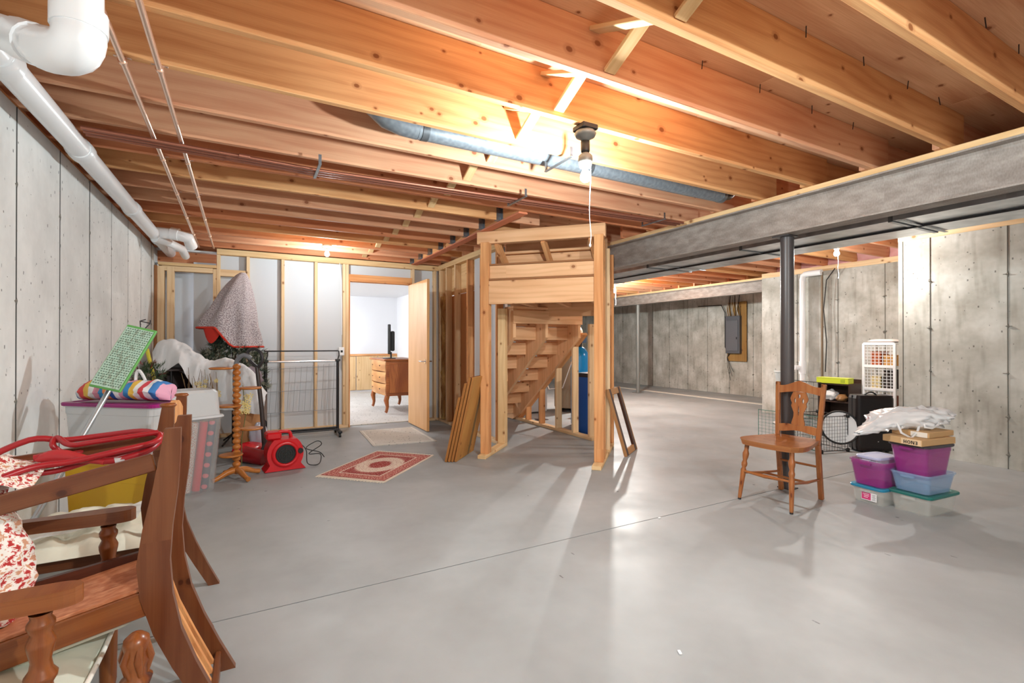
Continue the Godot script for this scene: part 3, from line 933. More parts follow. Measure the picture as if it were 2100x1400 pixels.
	part(leaf, "handle", gx().tube([V(2.067, 0.94, 6.22), V(2.02, 0.94, 6.22), V(2.015, 0.94, 6.25), V(2.015, 0.94, 6.33)], 0.009, 8), M.chrome, "chrome lever handle")
	part(leaf, "handle_plate", gx().tube([V(2.067, 0.94, 6.22), V(2.060, 0.94, 6.22)], 0.028, 14), M.chrome)
	part(leaf, "handle", gx().tube([V(2.103, 0.94, 6.22), V(2.15, 0.94, 6.22), V(2.155, 0.94, 6.25), V(2.155, 0.94, 6.33)], 0.009, 8), M.chrome, "chrome lever handle")
	# outlet box on the stud by the door
	var ob := thing("outlet_box", "small white outlet box on the stud beside the door", "outlet", V(1.12, 1.02, 7.03))
	part(ob, "box", gx().box(V(1.12, 1.07, 7.02), Vector3(0.075, 0.115, 0.05), 0.006), M.white_plastic)
	part(ob, "socket", gx().box(V(1.12, 1.07, 6.994), Vector3(0.03, 0.03, 0.004), 0.001), M.black)

func build_stairs():
	var o := thing("staircase", "unfinished wooden staircase with an angled landing on posts", "stairs", V(3.0, 0, 5.2))
	var L := Vector2(2.144, 4.53)
	var R := Vector2(2.956, 3.679)
	var u := (R - L).normalized()            # along the front, east and south
	var q := Vector2(-u.y, u.x)               # into the landing, north and east
	if q.y < 0.0: q = -q
	var P := func(a: float, b: float, y: float) -> Vector3:
		var p := L + u * a + q * b
		return V(p.x, y, p.y)
	var len := (R - L).length()
	var ry := atan2(u.y, u.x)
	var bx := func(called: String, a0: float, a1: float, b0: float, b1: float, y0: float, y1: float, m: Material):
		var c: Vector3 = P.call((a0 + a1) * 0.5, (b0 + b1) * 0.5, 0.0)
		var g := wood_uv(gx(Transform3D(Basis(Vector3.UP, ry), Vector3(c.x, (y0 + y1) * 0.5, c.z))))
		g.box(Vector3.ZERO, Vector3(a1 - a0, y1 - y0, b1 - b0), 0.003)
		part(o, called, g, m)
	# front posts
	bx.call("post", -0.045, 0.045, -0.01, 0.079, 0.038, 2.23, M.stud2)
	bx.call("post", len - 0.045, len + 0.045, -0.01, 0.079, 0.038, 2.235, M.stud2)
	# side wall plates and studs
	bx.call("bottom_plate", -0.045, 0.044, -0.09, 0.62, 0.0, 0.038, M.pale)
	bx.call("bottom_plate", len - 0.045, len + 0.044, -0.17, 0.98, 0.0, 0.038, M.pale)
	bx.call("post", -0.045, 0.044, 0.53, 0.62, 0.038, 1.58, M.pale)
	bx.call("post", len - 0.044, len + 0.044, 0.12, 0.16, 0.038, 2.2, M.stud2)
	bx.call("post", len - 0.044, len + 0.044, 0.55, 0.59, 0.038, 2.2, M.stud)
	bx.call("post", len - 0.044, len + 0.044, 0.94, 0.98, 0.038, 2.2, M.stud2)
	# front boards
	bx.call("rim_board", 0.047, len - 0.047, -0.012, 0.026, 1.585, 1.825, M.stair)
	bx.call("rim_ledge", 0.047, len - 0.047, 0.0, 0.30, 1.827, 1.85, M.end_grain)
	bx.call("riser_board", 0.047, len - 0.047, 0.018, 0.056, 1.852, 1.985, M.stair)
	bx.call("tread", 0.047, len - 0.047, 0.01, 0.32, 1.987, 2.005, M.end_grain)
	bx.call("header_board", -0.10, len + 0.06, 0.03, 0.068, 2.222, 2.351, M.stair)
	bx.call("header_board", -0.10, len + 0.06, 0.0705, 0.1085, 2.222, 2.351, M.stair)
	# cripple studs leaning back above the tread
	for a in [0.10, 0.60, len - 0.09]:
		var g := wood_uv(gx())
		g.bar(P.call(a, 0.09, 2.24), P.call(a + 0.02, 0.36, 2.03), 0.038, 0.089, Vector3.UP, 0.002)
		part(o, "cripple", g, M.stud2)
	bx.call("back_riser", 0.0, len, 0.42, 0.458, 2.007, 2.16, M.stair)
	bx.call("back_tread", 0.0, len, 0.36, 0.70, 2.165, 2.19, M.stair)
	bx.call("back_riser", 0.0, len, 0.70, 0.738, 2.19, 2.35, M.stair)
	# landing deck and its joists
	bx.call("landing_deck", 0.0, len, 0.30, 0.95, 1.80, 1.825, M.stair)
	for a in [0.33, 0.72, 1.08]:
		bx.call("landing_joist", a - 0.019, a + 0.019, 0.04, 0.92, 1.60, 1.795, M.stair)
	bx.call("back_beam", -0.02, len + 0.02, 0.93, 0.968, 1.50, 1.78, M.stair)
	# flight going down to the north, between x 2.64 and 3.64
	var run := 0.243
	var rise := 0.187
	var n0 := 4.86
	var y0 := 1.61
	var steps := 8
	for k in steps:
		var ty := y0 - rise * k
		var tn := n0 + run * k
		lumber(o, "tread", V(3.145, ty - 0.014, tn + run * 0.5), Vector3(0.98, 0.028, run + 0.03), M.stair)
		lumber(o, "riser", V(3.145, ty - 0.028 - rise * 0.5, tn - 0.012), Vector3(0.98, rise - 0.032, 0.018), M.stair)
	for x in [2.68, 3.12, 3.60]:
		# sawtooth stringer
		var pairs := []
		for k in steps + 1:
			var nn := n0 + run * k
			var yy := y0 - rise * k - 0.030
			var low := func(z: float) -> float: return maxf(0.012, y0 - (z - n0) * rise / run - 0.36)
			pairs.append([Vector2(nn, maxf(yy, 0.02)), Vector2(nn, low.call(nn))])
			if k < steps: pairs.append([Vector2(nn + run - 0.001, maxf(yy, 0.02)), Vector2(nn + run - 0.001, low.call(nn + run))])
		var g := wood_uv(gx(Transform3D(Basis(Vector3(0, 0, -1), Vector3.UP, Vector3.RIGHT), Vector3(x, 0, 0))))
		g.strip(pairs, -0.019, 0.019)
		part(o, "stringer", g, M.stair)
	# stud wall below the outer stringer
	lumber(o, "bottom_plate", V(3.68, 0.019, 5.84), Vector3(0.089, 0.038, 2.36), M.stud)
	for nn in [4.72, 5.06, 5.44, 5.86, 6.24, 6.60]:
		var top := minf(1.58, y0 - (nn - n0) * rise / run - 0.34)
		lumber(o, "stud", V(3.68, 0.038 + top * 0.5, nn), Vector3(0.089, top, 0.038), M.stud if nn < 5.8 else M.stud2)
	plank(o, "sloping_plate", V(3.68, y0 - 0.31, n0), V(3.68, 0.05, n0 + 1.63), 0.089, 0.038, M.stud2)

# ---------------------------------------------------------------- shared shapes
func rrect(w: float, d: float, r: float, seg := 4) -> Array:
	var p := []
	for k in 4:
		var cx: float = (w * 0.5 - r) * [1, -1, -1, 1][k]
		var cz: float = (d * 0.5 - r) * [1, 1, -1, -1][k]
		for i in seg + 1:
			var a := (k + float(i) / seg) * PI / 2
			p.append(Vector2(cx + cos(a) * r, cz + sin(a) * r))
	return p
# levels: [width, depth, corner radius, y]; joined by a smooth-free skin
func loft(g: G, levels: Array, seg := 4, bottom := true, top := false) -> G:
	var rings := []
	for l in levels:
		var ring := []
		for q in rrect(l[0], l[1], l[2], seg): ring.append(Vector3(q.x, l[3], q.y))
		rings.append(ring)
	var m: int = rings[0].size()
	for i in rings.size() - 1:
		for k in m:
			var j := (k + 1) % m
			var a: Vector3 = rings[i][k]
			var b: Vector3 = rings[i][j]
			var c: Vector3 = rings[i + 1][j]
			var d: Vector3 = rings[i + 1][k]
			if (b - a).length() < 1e-6: continue
			var nn := (b - a).cross(d - a).normalized()
			var mid := (a + b) * 0.5
			var la: Array = levels[i]
			var lb: Array = levels[i + 1]
			var inward: bool = lb[3] < la[3] and lb[0] <= la[0]
			if absf(lb[3] - la[3]) < 1e-6:
				nn = Vector3.UP
			else:
				var out := Vector3(mid.x, 0, mid.z)
				if (nn.dot(out) < 0.0) != inward: nn = -nn
			g.quad(a, b, c, d, nn, Vector2(a.x + a.z, a.y), Vector2(b.x + b.z, b.y), Vector2(c.x + c.z, c.y), Vector2(d.x + d.z, d.y))
	for e in [[bottom, 0, Vector3.DOWN], [top, rings.size() - 1, Vector3.UP]]:
		if not e[0]: continue
		var ring: Array = rings[e[1]]
		var c := Vector3(0, ring[0].y, 0)
		for k in m:
			var a: Vector3 = ring[k]
			var b: Vector3 = ring[(k + 1) % m]
			g.tri(c, a, b, e[2], e[2], e[2], Vector2(0, 0), Vector2(a.x, a.z), Vector2(b.x, b.z))
	return g
func tub(called: String, label: String, at: Vector3, a: float, w: float, d: float, h: float, m: Material, lid: Material = null, taper := 0.86, group := "", cat := "storage bin") -> Node3D:
	var o := thing(called, label, cat, at, group)
	var t := yaw(a, at)
	var g := gx(t)
	var r := 0.03
	var th := 0.0035
	loft(g, [[w * taper, d * taper, r, 0.0], [w * 0.97, d * 0.97, r, h * 0.82], [w * 0.985, d * 0.985, r, h * 0.83], [w * 0.99, d * 0.99, r, h - 0.014], [w + 0.012, d + 0.012, r + 0.004, h - 0.012], [w + 0.012, d + 0.012, r + 0.004, h]], 4, true)
	part(o, "tub", g, m)
	# inside skin gives the wall its thickness
	var g2 := gx(t)
	loft(g2, [[w * taper - th * 2, d * taper - th * 2, r, th], [w * 0.97 - th * 2, d * 0.97 - th * 2, r, h * 0.82], [w * 0.985 - th * 2, d * 0.985 - th * 2, r, h * 0.83], [w * 0.99 - th * 2, d * 0.99 - th * 2, r, h - 0.001], [w + 0.010, d + 0.010, r, h]], 4, true)
	part(o, "inner_wall", g2, m)
	for s in [-1, 1]:
		var g3 := gx(t)
		g3.box(Vector3(s * (w * 0.5 + 0.012), h - 0.022, 0), Vector3(0.026, 0.020, d * 0.34), 0.004)
		part(o, "handle", g3, m)
	if lid != null:
		var g4 := gx(t)
		loft(g4, [[w + 0.022, d + 0.022, r + 0.006, h - 0.008], [w + 0.026, d + 0.026, r + 0.006, h + 0.004], [w + 0.018, d + 0.018, r + 0.004, h + 0.010], [w - 0.04, d - 0.04, r, h + 0.010], [w - 0.05, d - 0.05, r, h + 0.006]], 4, true, true)
		part(o, "lid", g4, lid)
	return o
func wire_panel(par: Node, called: String, a: Vector3, b: Vector3, h: float, nx: int, ny: int, r: float, m: Material, rim := 0.004):
	var g := gx()
	var up := Vector3(0, h, 0)
	for i in range(1, nx): g.bar(a.lerp(b, float(i) / nx), a.lerp(b, float(i) / nx) + up, r, r, (b - a).normalized(), 0.0)
	for j in range(1, ny): g.bar(a + up * (float(j) / ny), b + up * (float(j) / ny), r, r, Vector3.UP, 0.0)
	g.tube([a, a + up], rim, 6); g.tube([b, b + up], rim, 6)
	g.tube([a, b], rim, 6); g.tube([a + up, b + up], rim, 6)
	part(par, called, g, m)
# turned leg between two points
func turned(g: G, a: Vector3, b: Vector3, prof: Array, sides := 12):
	var y := b - a
	var L := y.length()
	y /= L
	var x := y.cross(Vector3.FORWARD).normalized()
	var z := x.cross(y)
	var old := g.xf
	g.xf = old * Transform3D(Basis(x, y, z), a)
	var p := []
	for q in prof: p.append(Vector2(q[0], q[1] * L))
	g.lathe(p, Vector3.ZERO, sides)
	g.xf = old
func spikes(g: G, c: Vector3, dir: Vector3, length: float, count: int, spread: float, w: float):
	for k in count:
		var d := (dir + Vector3(rng.randf_range(-1, 1), rng.randf_range(-1, 1), rng.randf_range(-1, 1)) * spread).normalized()
		var s := d.cross(Vector3(0.3, 1, 0.2)).normalized() * w
		var p := c + dir * length * rng.randf_range(-0.4, 0.3)
		var e := p + d * length * rng.randf_range(0.6, 1.0)
		var nn := d.cross(s).normalized()
		g.tri(p - s, p + s, e, nn, nn, nn)

# ---------------------------------------------------------------- right side things
func build_chair_by_post():
	var at := V(3.525, 0, 2.215)
	var t := Transform3D(Basis(Vector3(-0.998, 0, 0.07), Vector3.UP, Vector3(-0.07, 0, -0.998)), at)
	var o := thing("wooden_chair", "honey brown wooden side chair with pierced splat beside steel post", "chair", at)
	var wm := mat(rgb(164, 114, 72), 0.28, 0, tex_wood(61, rgb(255, 236, 214), rgb(206, 150, 104), 6, 512, 128), Vector3(0.8, 4.0, 1))
	M.chair_wood = wm
	# seat with a rounded front and a shallow dish
	var rows := []
	for i in 13:
		var u := i / 12.0
		var row := []
		for j in 13:
			var v := j / 12.0 * 2.0 - 1.0
			var hw := lerpf(0.165, 0.235, smoothstep(0.0, 0.75, u)) - 0.05 * pow(maxf(u - 0.8, 0.0) / 0.2, 2.0)
			var x := lerpf(-0.235, 0.235, u) + 0.025 * (1.0 - v * v) * u
			var dish := -0.010 * (1.0 - v * v) * sin(u * PI) + 0.004
			row.append(Vector3(x, 0.452 + dish, v * hw))
		rows.append(row)
	var g := gx(t)
	g.grid(rows)
	var under := []
	for row in rows:
		var r2 := []
		for p in row: r2.append(Vector3(p.x * 0.97, 0.418, p.z * 0.95))
		under.append(r2)
	g.grid(under)
	for i in 12:
		for e in [0, 12]:
			g.flat(rows[i][e], rows[i + 1][e], under[i + 1][e], under[i][e])
			g.flat(rows[e][i], rows[e][i + 1], under[e][i + 1], under[e][i])
	part(o, "seat", g, wm)
	var prof := [[0.011, 0.0], [0.013, 0.02], [0.0135, 0.06], [0.017, 0.35], [0.020, 0.52], [0.013, 0.56], [0.020, 0.60], [0.021, 0.64], [0.014, 0.69], [0.021, 0.76], [0.023, 0.82], [0.015, 0.88], [0.017, 1.0]]
	for s in [-1, 1]:
		var q := gx(t)
		turned(q, Vector3(0.245, 0.008, s * 0.192), Vector3(0.185, 0.42, s * 0.165), prof)
		var fleg := part(o, "front_leg", q, wm)
		var c := gx(t)
		c.tube([Vector3(0.245, 0.0, s * 0.192), Vector3(0.244, 0.016, s * 0.1915)], 0.012, 10)
		part(fleg, "foot_cap", c, M.dark_metal)
		var p := gx(t)
		p.bar(Vector3(-0.262, 0.0, s * 0.150), Vector3(-0.212, 0.42, s * 0.150), 0.032, 0.034, Vector3.BACK, 0.005)
		p.bar(Vector3(-0.212, 0.415, s * 0.150), Vector3(-0.262, 0.872, s * 0.172), 0.030, 0.032, Vector3.BACK, 0.005)
		part(o, "back_post", p, wm)
		var st := gx(t)
		st.tube([Vector3(0.215, 0.20, s * 0.180), Vector3(-0.02, 0.17, s * 0.165), Vector3(-0.24, 0.155, s * 0.150)], [0.008, 0.012, 0.008], 8)
		part(o, "side_stretcher", st, wm)
	var fs := gx(t)
	fs.tube([Vector3(0.222, 0.215, -0.182), Vector3(0.24, 0.215, 0), Vector3(0.222, 0.215, 0.182)], [0.008, 0.014, 0.008], 8)
	part(o, "front_stretcher", fs, wm)
	var bs := gx(t)
	bs.tube([Vector3(-0.228, 0.25, -0.15), Vector3(-0.228, 0.25, 0.15)], 0.009, 8)
	part(o, "back_stretcher", bs, wm)
	var ms := gx(t)
	ms.tube([Vector3(-0.02, 0.17, -0.165), Vector3(-0.02, 0.17, 0.165)], 0.009, 8)
	part(o, "middle_stretcher", ms, wm)
	# back: local plane with x across and y up, leaned a little
	var bt := t * Transform3D(Basis(Vector3.BACK, Vector3(-0.110, 0.994, 0).normalized(), Vector3(0.994, 0.110, 0).normalized() * -1.0), Vector3(-0.214, 0.43, 0))
	var cr := gx(bt)
	var prs := []
	for i in 17:
		var v := i / 16.0 * 2.0 - 1.0
		var hump := 0.040 * pow(cos(v * PI / 2), 2.0) - 0.012 * sin(absf(v) * PI)
		prs.append([Vector2(v * 0.170, 0.420 + hump), Vector2(v * 0.166, 0.352 + 0.022 * cos(v * PI / 2))])
	cr.strip(prs, -0.012, 0.010)
	part(o, "crest_rail", cr, wm)
	var lr := gx(bt)
	var pl := []
	for i in 13:
		var v := i / 12.0 * 2.0 - 1.0
		pl.append([Vector2(v * 0.150, 0.115 - 0.004 * cos(v * TAU)), Vector2(v * 0.150, 0.062 + 0.010 * cos(v * PI))])
	lr.strip(pl, -0.012, 0.010)
	part(o, "lower_rail", lr, wm)
	# vase splat with a teardrop, slot and side eyes
	var outer := [[0.112, 0.044], [0.125, 0.050], [0.15, 0.044], [0.18, 0.036], [0.21, 0.036], [0.235, 0.046], [0.262, 0.058], [0.285, 0.052], [0.298, 0.060], [0.320, 0.066], [0.345, 0.058], [0.372, 0.046]]
	var hole := func(y: float) -> float:
		if y > 0.185 and y < 0.265: return 0.0045 * sin((y - 0.185) / 0.08 * PI) + 0.0005
		if y > 0.320 and y < 0.358: return 0.0080 * sin((y - 0.320) / 0.038 * PI) + 0.0005
		return 0.0
	var eye := func(y: float) -> float:
		if y > 0.280 and y < 0.325: return 0.0075 * sin((y - 0.280) / 0.045 * PI)
		return 0.0
	var ow := func(y: float) -> float:
		for i in outer.size() - 1:
			if y <= outer[i + 1][0]: return lerpf(outer[i][1], outer[i + 1][1], (y - outer[i][0]) / (outer[i + 1][0] - outer[i][0]))
		return outer[outer.size() - 1][1]
	var sp := gx(bt)
	for s in [-1, 1]:
		var A := []
		var B := []
		for i in 41:
			var y := lerpf(0.112, 0.372, i / 40.0)
			var mid := 0.030
			var e: float = eye.call(y)
			A.append([Vector2(s * hole.call(y), y), Vector2(s * (mid - e), y)])
			B.append([Vector2(s * (mid + e), y), Vector2(s * maxf(ow.call(y), mid + e + 0.004), y)])
		sp.strip(A, -0.006, 0.005)
		sp.strip(B, -0.006, 0.005)
	part(o, "splat", sp, wm)

func build_bins():
	var magenta := clear(rgb(172, 50, 148), 0.44, 0.2)
	var bluec := clear(rgb(150, 186, 224), 0.36, 0.18)
	var clearc := clear(rgb(232, 232, 226), 0.22, 0.15)
	M.clear_bin = clearc
	var teal := mat(rgb(40, 132, 168), 0.35)
	var green := mat(rgb(34, 110, 104), 0.4)
	var lav := mat(rgb(190, 196, 226), 0.35)
	var a := -0.10
	var L := V(4.13, 0, 1.865)
	var R := V(4.22, 0, 1.615)
	var b1 := tub("storage_bin", "low clear bin with teal lid and pink label, left stack bottom", L, a, 0.26, 0.22, 0.118, clearc, teal, 0.9)
	# printed label on its west side
	var lt := yaw(a, L) * Transform3D(Basis(Vector3.UP, -PI / 2), Vector3(-0.1305, 0.055, 0.02))
	var lp := gx(lt)
	lp.box(Vector3.ZERO, Vector3(0.105, 0.058, 0.0012), 0.0)
	part(b1, "paper_label", lp, mat(rgb(240, 238, 240), 0.6))
	var pk := gx(lt)
	pk.box(Vector3(-0.018, 0.001, 0.001), Vector3(0.062, 0.050, 0.0012), 0.0)
	part(b1, "pink_print", pk, mat(rgb(214, 62, 122), 0.5))
	var gm := gx(lt)
	for k in 5: gm.box(Vector3(0.034, 0.018 - k * 0.009, 0.001), Vector3(0.024 - 0.004 * (k % 2), 0.003, 0.001), 0.0)
	part(b1, "small_print", gm, mat(rgb(120, 124, 130), 0.6))
	var wp := gx(lt)
	for k in 3: wp.box(Vector3(-0.020 + 0.004 * (k % 2), 0.016 - k * 0.012, 0.0018), Vector3(0.044 - 0.008 * k, 0.005, 0.0006), 0.0)
	part(b1, "white_print", wp, mat(rgb(250, 214, 228), 0.5))
	tub("storage_bin", "open magenta tub holding a small lidded box, left stack", L + Vector3(0.012, 0.130, 0.0), a, 0.285, 0.245, 0.185, magenta, null, 0.82)
	tub("storage_bin", "small clear box with lavender lid inside the magenta tub", L + Vector3(0.03, 0.245, -0.01), a - 0.05, 0.225, 0.155, 0.085, clear(rgb(222, 220, 236), 0.4), lav, 0.93)
	tub("storage_bin", "low clear bin with dark green lid, right stack bottom", R, a + 0.02, 0.36, 0.245, 0.128, clearc, green, 0.9)
	tub("storage_bin", "pale blue tub between the green lid and a magenta tub", R + Vector3(-0.005, 0.140, -0.005), a, 0.335, 0.245, 0.135, bluec, null, 0.84)
	tub("storage_bin", "magenta tub under the cardboard boxes, right stack", R + Vector3(-0.015, 0.234, -0.01), a - 0.03, 0.305, 0.235, 0.235, magenta, mat(rgb(70, 66, 72), 0.35), 0.80)
	# two flat cartons on top
	var card := mat(rgb(196, 158, 112), 0.85)
	var paper := mat(rgb(228, 222, 212), 0.8)
	var y := 0.481
	var c1 := thing("flat_carton", "flat brown carton with dark lettering under another carton", "box", R + Vector3(-0.03, y, -0.01))
	var t1 := yaw(-0.16, R + Vector3(-0.045, y, -0.012))
	part(c1, "carton", gx(t1).box(Vector3(0, 0.0225, 0), Vector3(0.36, 0.045, 0.25), 0.003), card)
	part(c1, "end_label", gx(t1).box(Vector3(-0.1806, 0.0225, 0.060), Vector3(0.0012, 0.040, 0.125), 0.0), mat(rgb(224, 194, 156), 0.8))
	lettering(c1, "ENOH", t1 * Transform3D(Basis(Vector3.UP, -PI / 2) * Basis(Vector3.BACK, PI), Vector3(-0.1822, 0.021, 0.058)), 0.032, M.black, true)
	var c2 := thing("flat_carton", "top brown carton with a white panel under the plastic bag", "box", R + Vector3(0.02, y + 0.046, -0.02))
	var t2 := yaw(-0.10, R + Vector3(0.03, y + 0.046, -0.018))
	part(c2, "carton", gx(t2).box(Vector3(0, 0.019, 0), Vector3(0.30, 0.038, 0.23), 0.003), card)
	part(c2, "white_panel", gx(t2).box(Vector3(-0.1506, 0.019, 0.055), Vector3(0.0012, 0.034, 0.10), 0.0), paper)
	# crumpled plastic bag
	var q := noise(410, 5.0, 3)
	var at := R + Vector3(-0.05, y + 0.088, -0.02)
	var bag := thing("plastic_bag", "crumpled white plastic shopping bag with red print on cartons", "bag", at)
	var ax0 := pd(1757, 889, 3.42)
	var rows := []
	var path := [pd(1757, 889, 3.42), pd(1790, 876, 3.46), pd(1822, 862, 3.48), pd(1856, 856, 3.50), pd(1890, 858, 3.52), pd(1915, 850, 3.55), pd(1932, 858, 3.58)]
	var rad := [0.014, 0.040, 0.072, 0.098, 0.092, 0.066, 0.016]
	for i in 31:
		var u := i / 30.0 * 6.0
		var k := mini(int(u), 5)
		var c: Vector3 = path[k].lerp(path[k + 1], u - k)
		var rr := lerpf(rad[k], rad[k + 1], smoothstep(0, 1, u - k))
		var row := []
		for j in 24:
			var an := TAU * j / 24.0
			var f := 1.0 + 0.60 * q.get_noise_3d(i * 0.075, cos(an) * 0.5, sin(an) * 0.5)
			row.append(c + Vector3(sin(an) * rr * 0.3, cos(an) * rr * 0.8 * f, sin(an) * rr * 1.6 * f))
		rows.append(row)
	var bm := clear(rgb(244, 244, 246), 0.66, 0.2)
	part(bag, "bag_body", gx().grid(rows, Vector2(1, 1), true), bm)
	var redm := mat(rgb(206, 84, 96), 0.5)
	for k in 3:
		var pr := gx()
		for j in 5:
			var i := 9 + j * 2
			var p: Vector3 = rows[i][2 + k + 16]
			pr.box(p + Vector3(-0.003, 0.002, 0.004), Vector3(0.008, 0.009, 0.003), 0.0)
		part(bag, "red_print", pr, redm)
	for s in [[1840, 868, 1868, 898, 1886, 868], [1895, 866, 1910, 878, 1926, 862]]:
		part(bag, "bag_handle", gx().tube([pd(s[0], s[1], 3.40), pd((s[0] + s[2]) * 0.5 - 6, (s[1] + s[3]) * 0.5 + 4, 3.37), pd(s[2], s[3], 3.36), pd((s[2] + s[4]) * 0.5 + 4, (s[3] + s[5]) * 0.5 + 2, 3.38), pd(s[4], s[5], 3.42)], 0.008, 8), bm)

func build_right_corner():
	# black suitcase standing on end
	var at := V(6.0, 0, 2.77)
	var d0 := Vector3(0.306, 0, 0.219).normalized()
	var t := Transform3D(Basis(d0, Vector3.UP, d0.cross(Vector3.UP)), at)
	var s := thing("suitcase", "black hard suitcase standing upright behind the storage bins", "suitcase", at)
	var g := gx(t)
	loft(g, [[0.37, 0.19, 0.035, 0.02], [0.38, 0.20, 0.04, 0.05], [0.38, 0.20, 0.04, 0.58], [0.36, 0.18, 0.035, 0.615]], 5, true, true)
	part(s, "shell", g, mat(rgb(24, 16, 17), 0.32))
	part(s, "frame_band", gx(t).box(Vector3(0, 0.31, 0.0), Vector3(0.388, 0.60, 0.012), 0.004), M.dark_metal)
	var hp := []
	for i in 9: hp.append(Vector3(-0.06 + 0.12 * i / 8.0, 0.615 + 0.030 * sin(PI * i / 8.0), 0))
	part(s, "carry_handle", gx(t).tube(hp, 0.008, 8), M.black)
	for y in [0.12, 0.40]:
		part(s, "latch", gx(t).box(Vector3(0.02, y, 0.1005), Vector3(0.014, 0.008, 0.004), 0.001), M.chrome)
	for x in [-0.13, 0.13]:
		for z in [-0.06, 0.06]: part(s, "foot", gx(t).lathe([Vector2(0.016, 0.022), Vector2(0.018, 0.006), Vector2(0.014, 0.0), Vector2(0, 0)], Vector3(x, 0, z), 8), M.black)
	# wire crate of grid panels
	var A := fl(1684, 930)
	var B := fl(1745, 925)
	var dirb := (B - A).normalized()
	B = A + dirb * 0.37
	var back := Vector3(-dirb.z, 0, dirb.x)
	if back.z > 0: back = -back
	back *= 0.37
	var wc := thing("wire_crate", "black wire grid crate with connector knobs beside the chair", "crate", (A + B + back) * 0.5 * Vector3(1, 0, 1))
	var lift := Vector3(0, 0.02, 0)
	wire_panel(wc, "front_panel", A + lift, B + lift, 0.37, 10, 10, 0.0022, M.black)
	wire_panel(wc, "back_panel", A + back + lift, B + back + lift, 0.37, 10, 10, 0.0022, M.black)
	wire_panel(wc, "side_panel", A + lift, A + back + lift, 0.37, 10, 10, 0.0022, M.black)
	wire_panel(wc, "side_panel", B + lift, B + back + lift, 0.37, 10, 10, 0.0022, M.black)
	wire_panel(wc, "wing_panel", A + lift, A + back * 1.9 + lift - dirb * 0.16, 0.37, 16, 10, 0.0022, mat(rgb(96, 140, 128), 0.5))
	wire_panel(wc, "upper_panel", A + lift * 1.0 + Vector3(0, 0.38, 0), A + back + Vector3(0, 0.40, 0), 0.36, 4, 2, 0.0022, M.black)
	for p in [A, B, A + back, B + back]:
		for y in [0.02, 0.39]:
			part(wc, "connector", gx().lathe([Vector2(0, -0.02), Vector2(0.018, -0.018), Vector2(0.020, 0), Vector2(0.018, 0.018), Vector2(0, 0.02)], p + Vector3(0, y, 0), 10), M.black)
	# round white disc with a dark rim in the crate
	var dc := pd(1722, 876, 5.30)
	var dz := Vector3(-0.72, 0.16, 0.62).normalized()
	var dxx := Vector3.UP.cross(dz).normalized()
	var dt := Transform3D(Basis(dxx, dz.cross(dxx), dz), dc)
	var disc := thing("round_disc", "round white disc with a dark rim leaning inside the wire crate", "disc", dc - Vector3(0, 0.19, 0))
	var ring := []
	for i in 33: ring.append(Vector3(cos(TAU * i / 32.0) * 0.175, sin(TAU * i / 32.0) * 0.175, 0))
	part(disc, "rim", gx(dt).tube(ring, 0.011, 8, false), M.black)
	var fg := gx(dt)
	for i in 32:
		for z in [-0.004, 0.004]:
			var zn := Vector3(0, 0, signf(z))
			fg.tri(Vector3(0, 0, z), ring[i] * 0.97 + Vector3(0, 0, z), ring[i + 1] * 0.97 + Vector3(0, 0, z), zn, zn, zn)
	part(disc, "face", fg, mat(rgb(232, 234, 236), 0.5))
	# white mesh cabinet
	var wn0 := 2.86
	var wn1 := 3.19
	var wx := 6.75
	var cab := thing("mesh_cabinet", "white cabinet with grid mesh fronts next to concrete wall end", "cabinet", V(wx + 0.15, 0, 3.02))
	for nn in [wn0, wn1]:
		for dx in [0.0, 0.30]: part(cab, "upright", gx().box(V(wx + dx, 0.59, nn), Vector3(0.028, 1.18, 0.028), 0.003), M.white_plastic)
	for y in [0.03, 0.32, 0.62, 0.90, 1.175]:
		part(cab, "shelf", gx().box(V(wx + 0.15, y, 3.025), Vector3(0.30, 0.014, 0.32), 0.002), M.white_plastic)
		part(cab, "front_rail", gx().box(V(wx, y, 3.025), Vector3(0.030, 0.034, 0.33), 0.003), M.white_plastic)
	for y in [0.04, 0.33, 0.63, 0.91]:
		wire_panel(cab, "mesh_front", V(wx, y, wn0), V(wx, y, wn1), 0.27, 8, 7, 0.006, M.white_plastic, 0.004)
	var cols := [rgb(214, 158, 84), rgb(186, 96, 54), rgb(60, 48, 44), rgb(226, 204, 150), rgb(150, 84, 60), rgb(90, 70, 60)]
	var names := ["amber", "rust red", "dark brown", "cream", "brick red", "brown"]
	for k in 6:
		var y: float = [0.907, 0.907, 0.627, 0.627, 0.327, 0.327][k]
		var nn: float = [2.945, 3.09][k % 2]
		var h: float = [0.12, 0.16, 0.22, 0.14, 0.2, 0.17][k]
		var bx := thing("keepsake_box", names[k] + " box on a shelf of the white mesh cabinet", "box", V(wx + 0.16, y, nn))
		part(bx, "box", gx().box(V(wx + 0.16, y + h * 0.5, nn), Vector3(0.2, h, 0.11), 0.004), mat(cols[k], 0.7))
		part(bx, "lid", gx().box(V(wx + 0.16, y + h + 0.006, nn), Vector3(0.206, 0.012, 0.116), 0.003), mat(cols[k], 0.7))
	solo("folded_cloth", cushion(V(wx + 0.13, 1.183, 3.02), Vector3(0.24, 0.05, 0.28), 8), mat(rgb(236, 224, 220), 0.9), "pale folded cloth on top of the white mesh cabinet", "cloth", V(wx + 0.13, 1.183, 3.02))
	# dark bookcase
	var bk := thing("low_bookcase", "low dark brown bookcase behind the wire crate", "bookcase", V(6.55, 0, 3.38))
	var dk := mat(rgb(58, 36, 26), 0.5)
	for nn in [3.20, 3.56]: part(bk, "side", gx().box(V(6.56, 0.34, nn), Vector3(0.26, 0.68, 0.018), 0.002), dk)
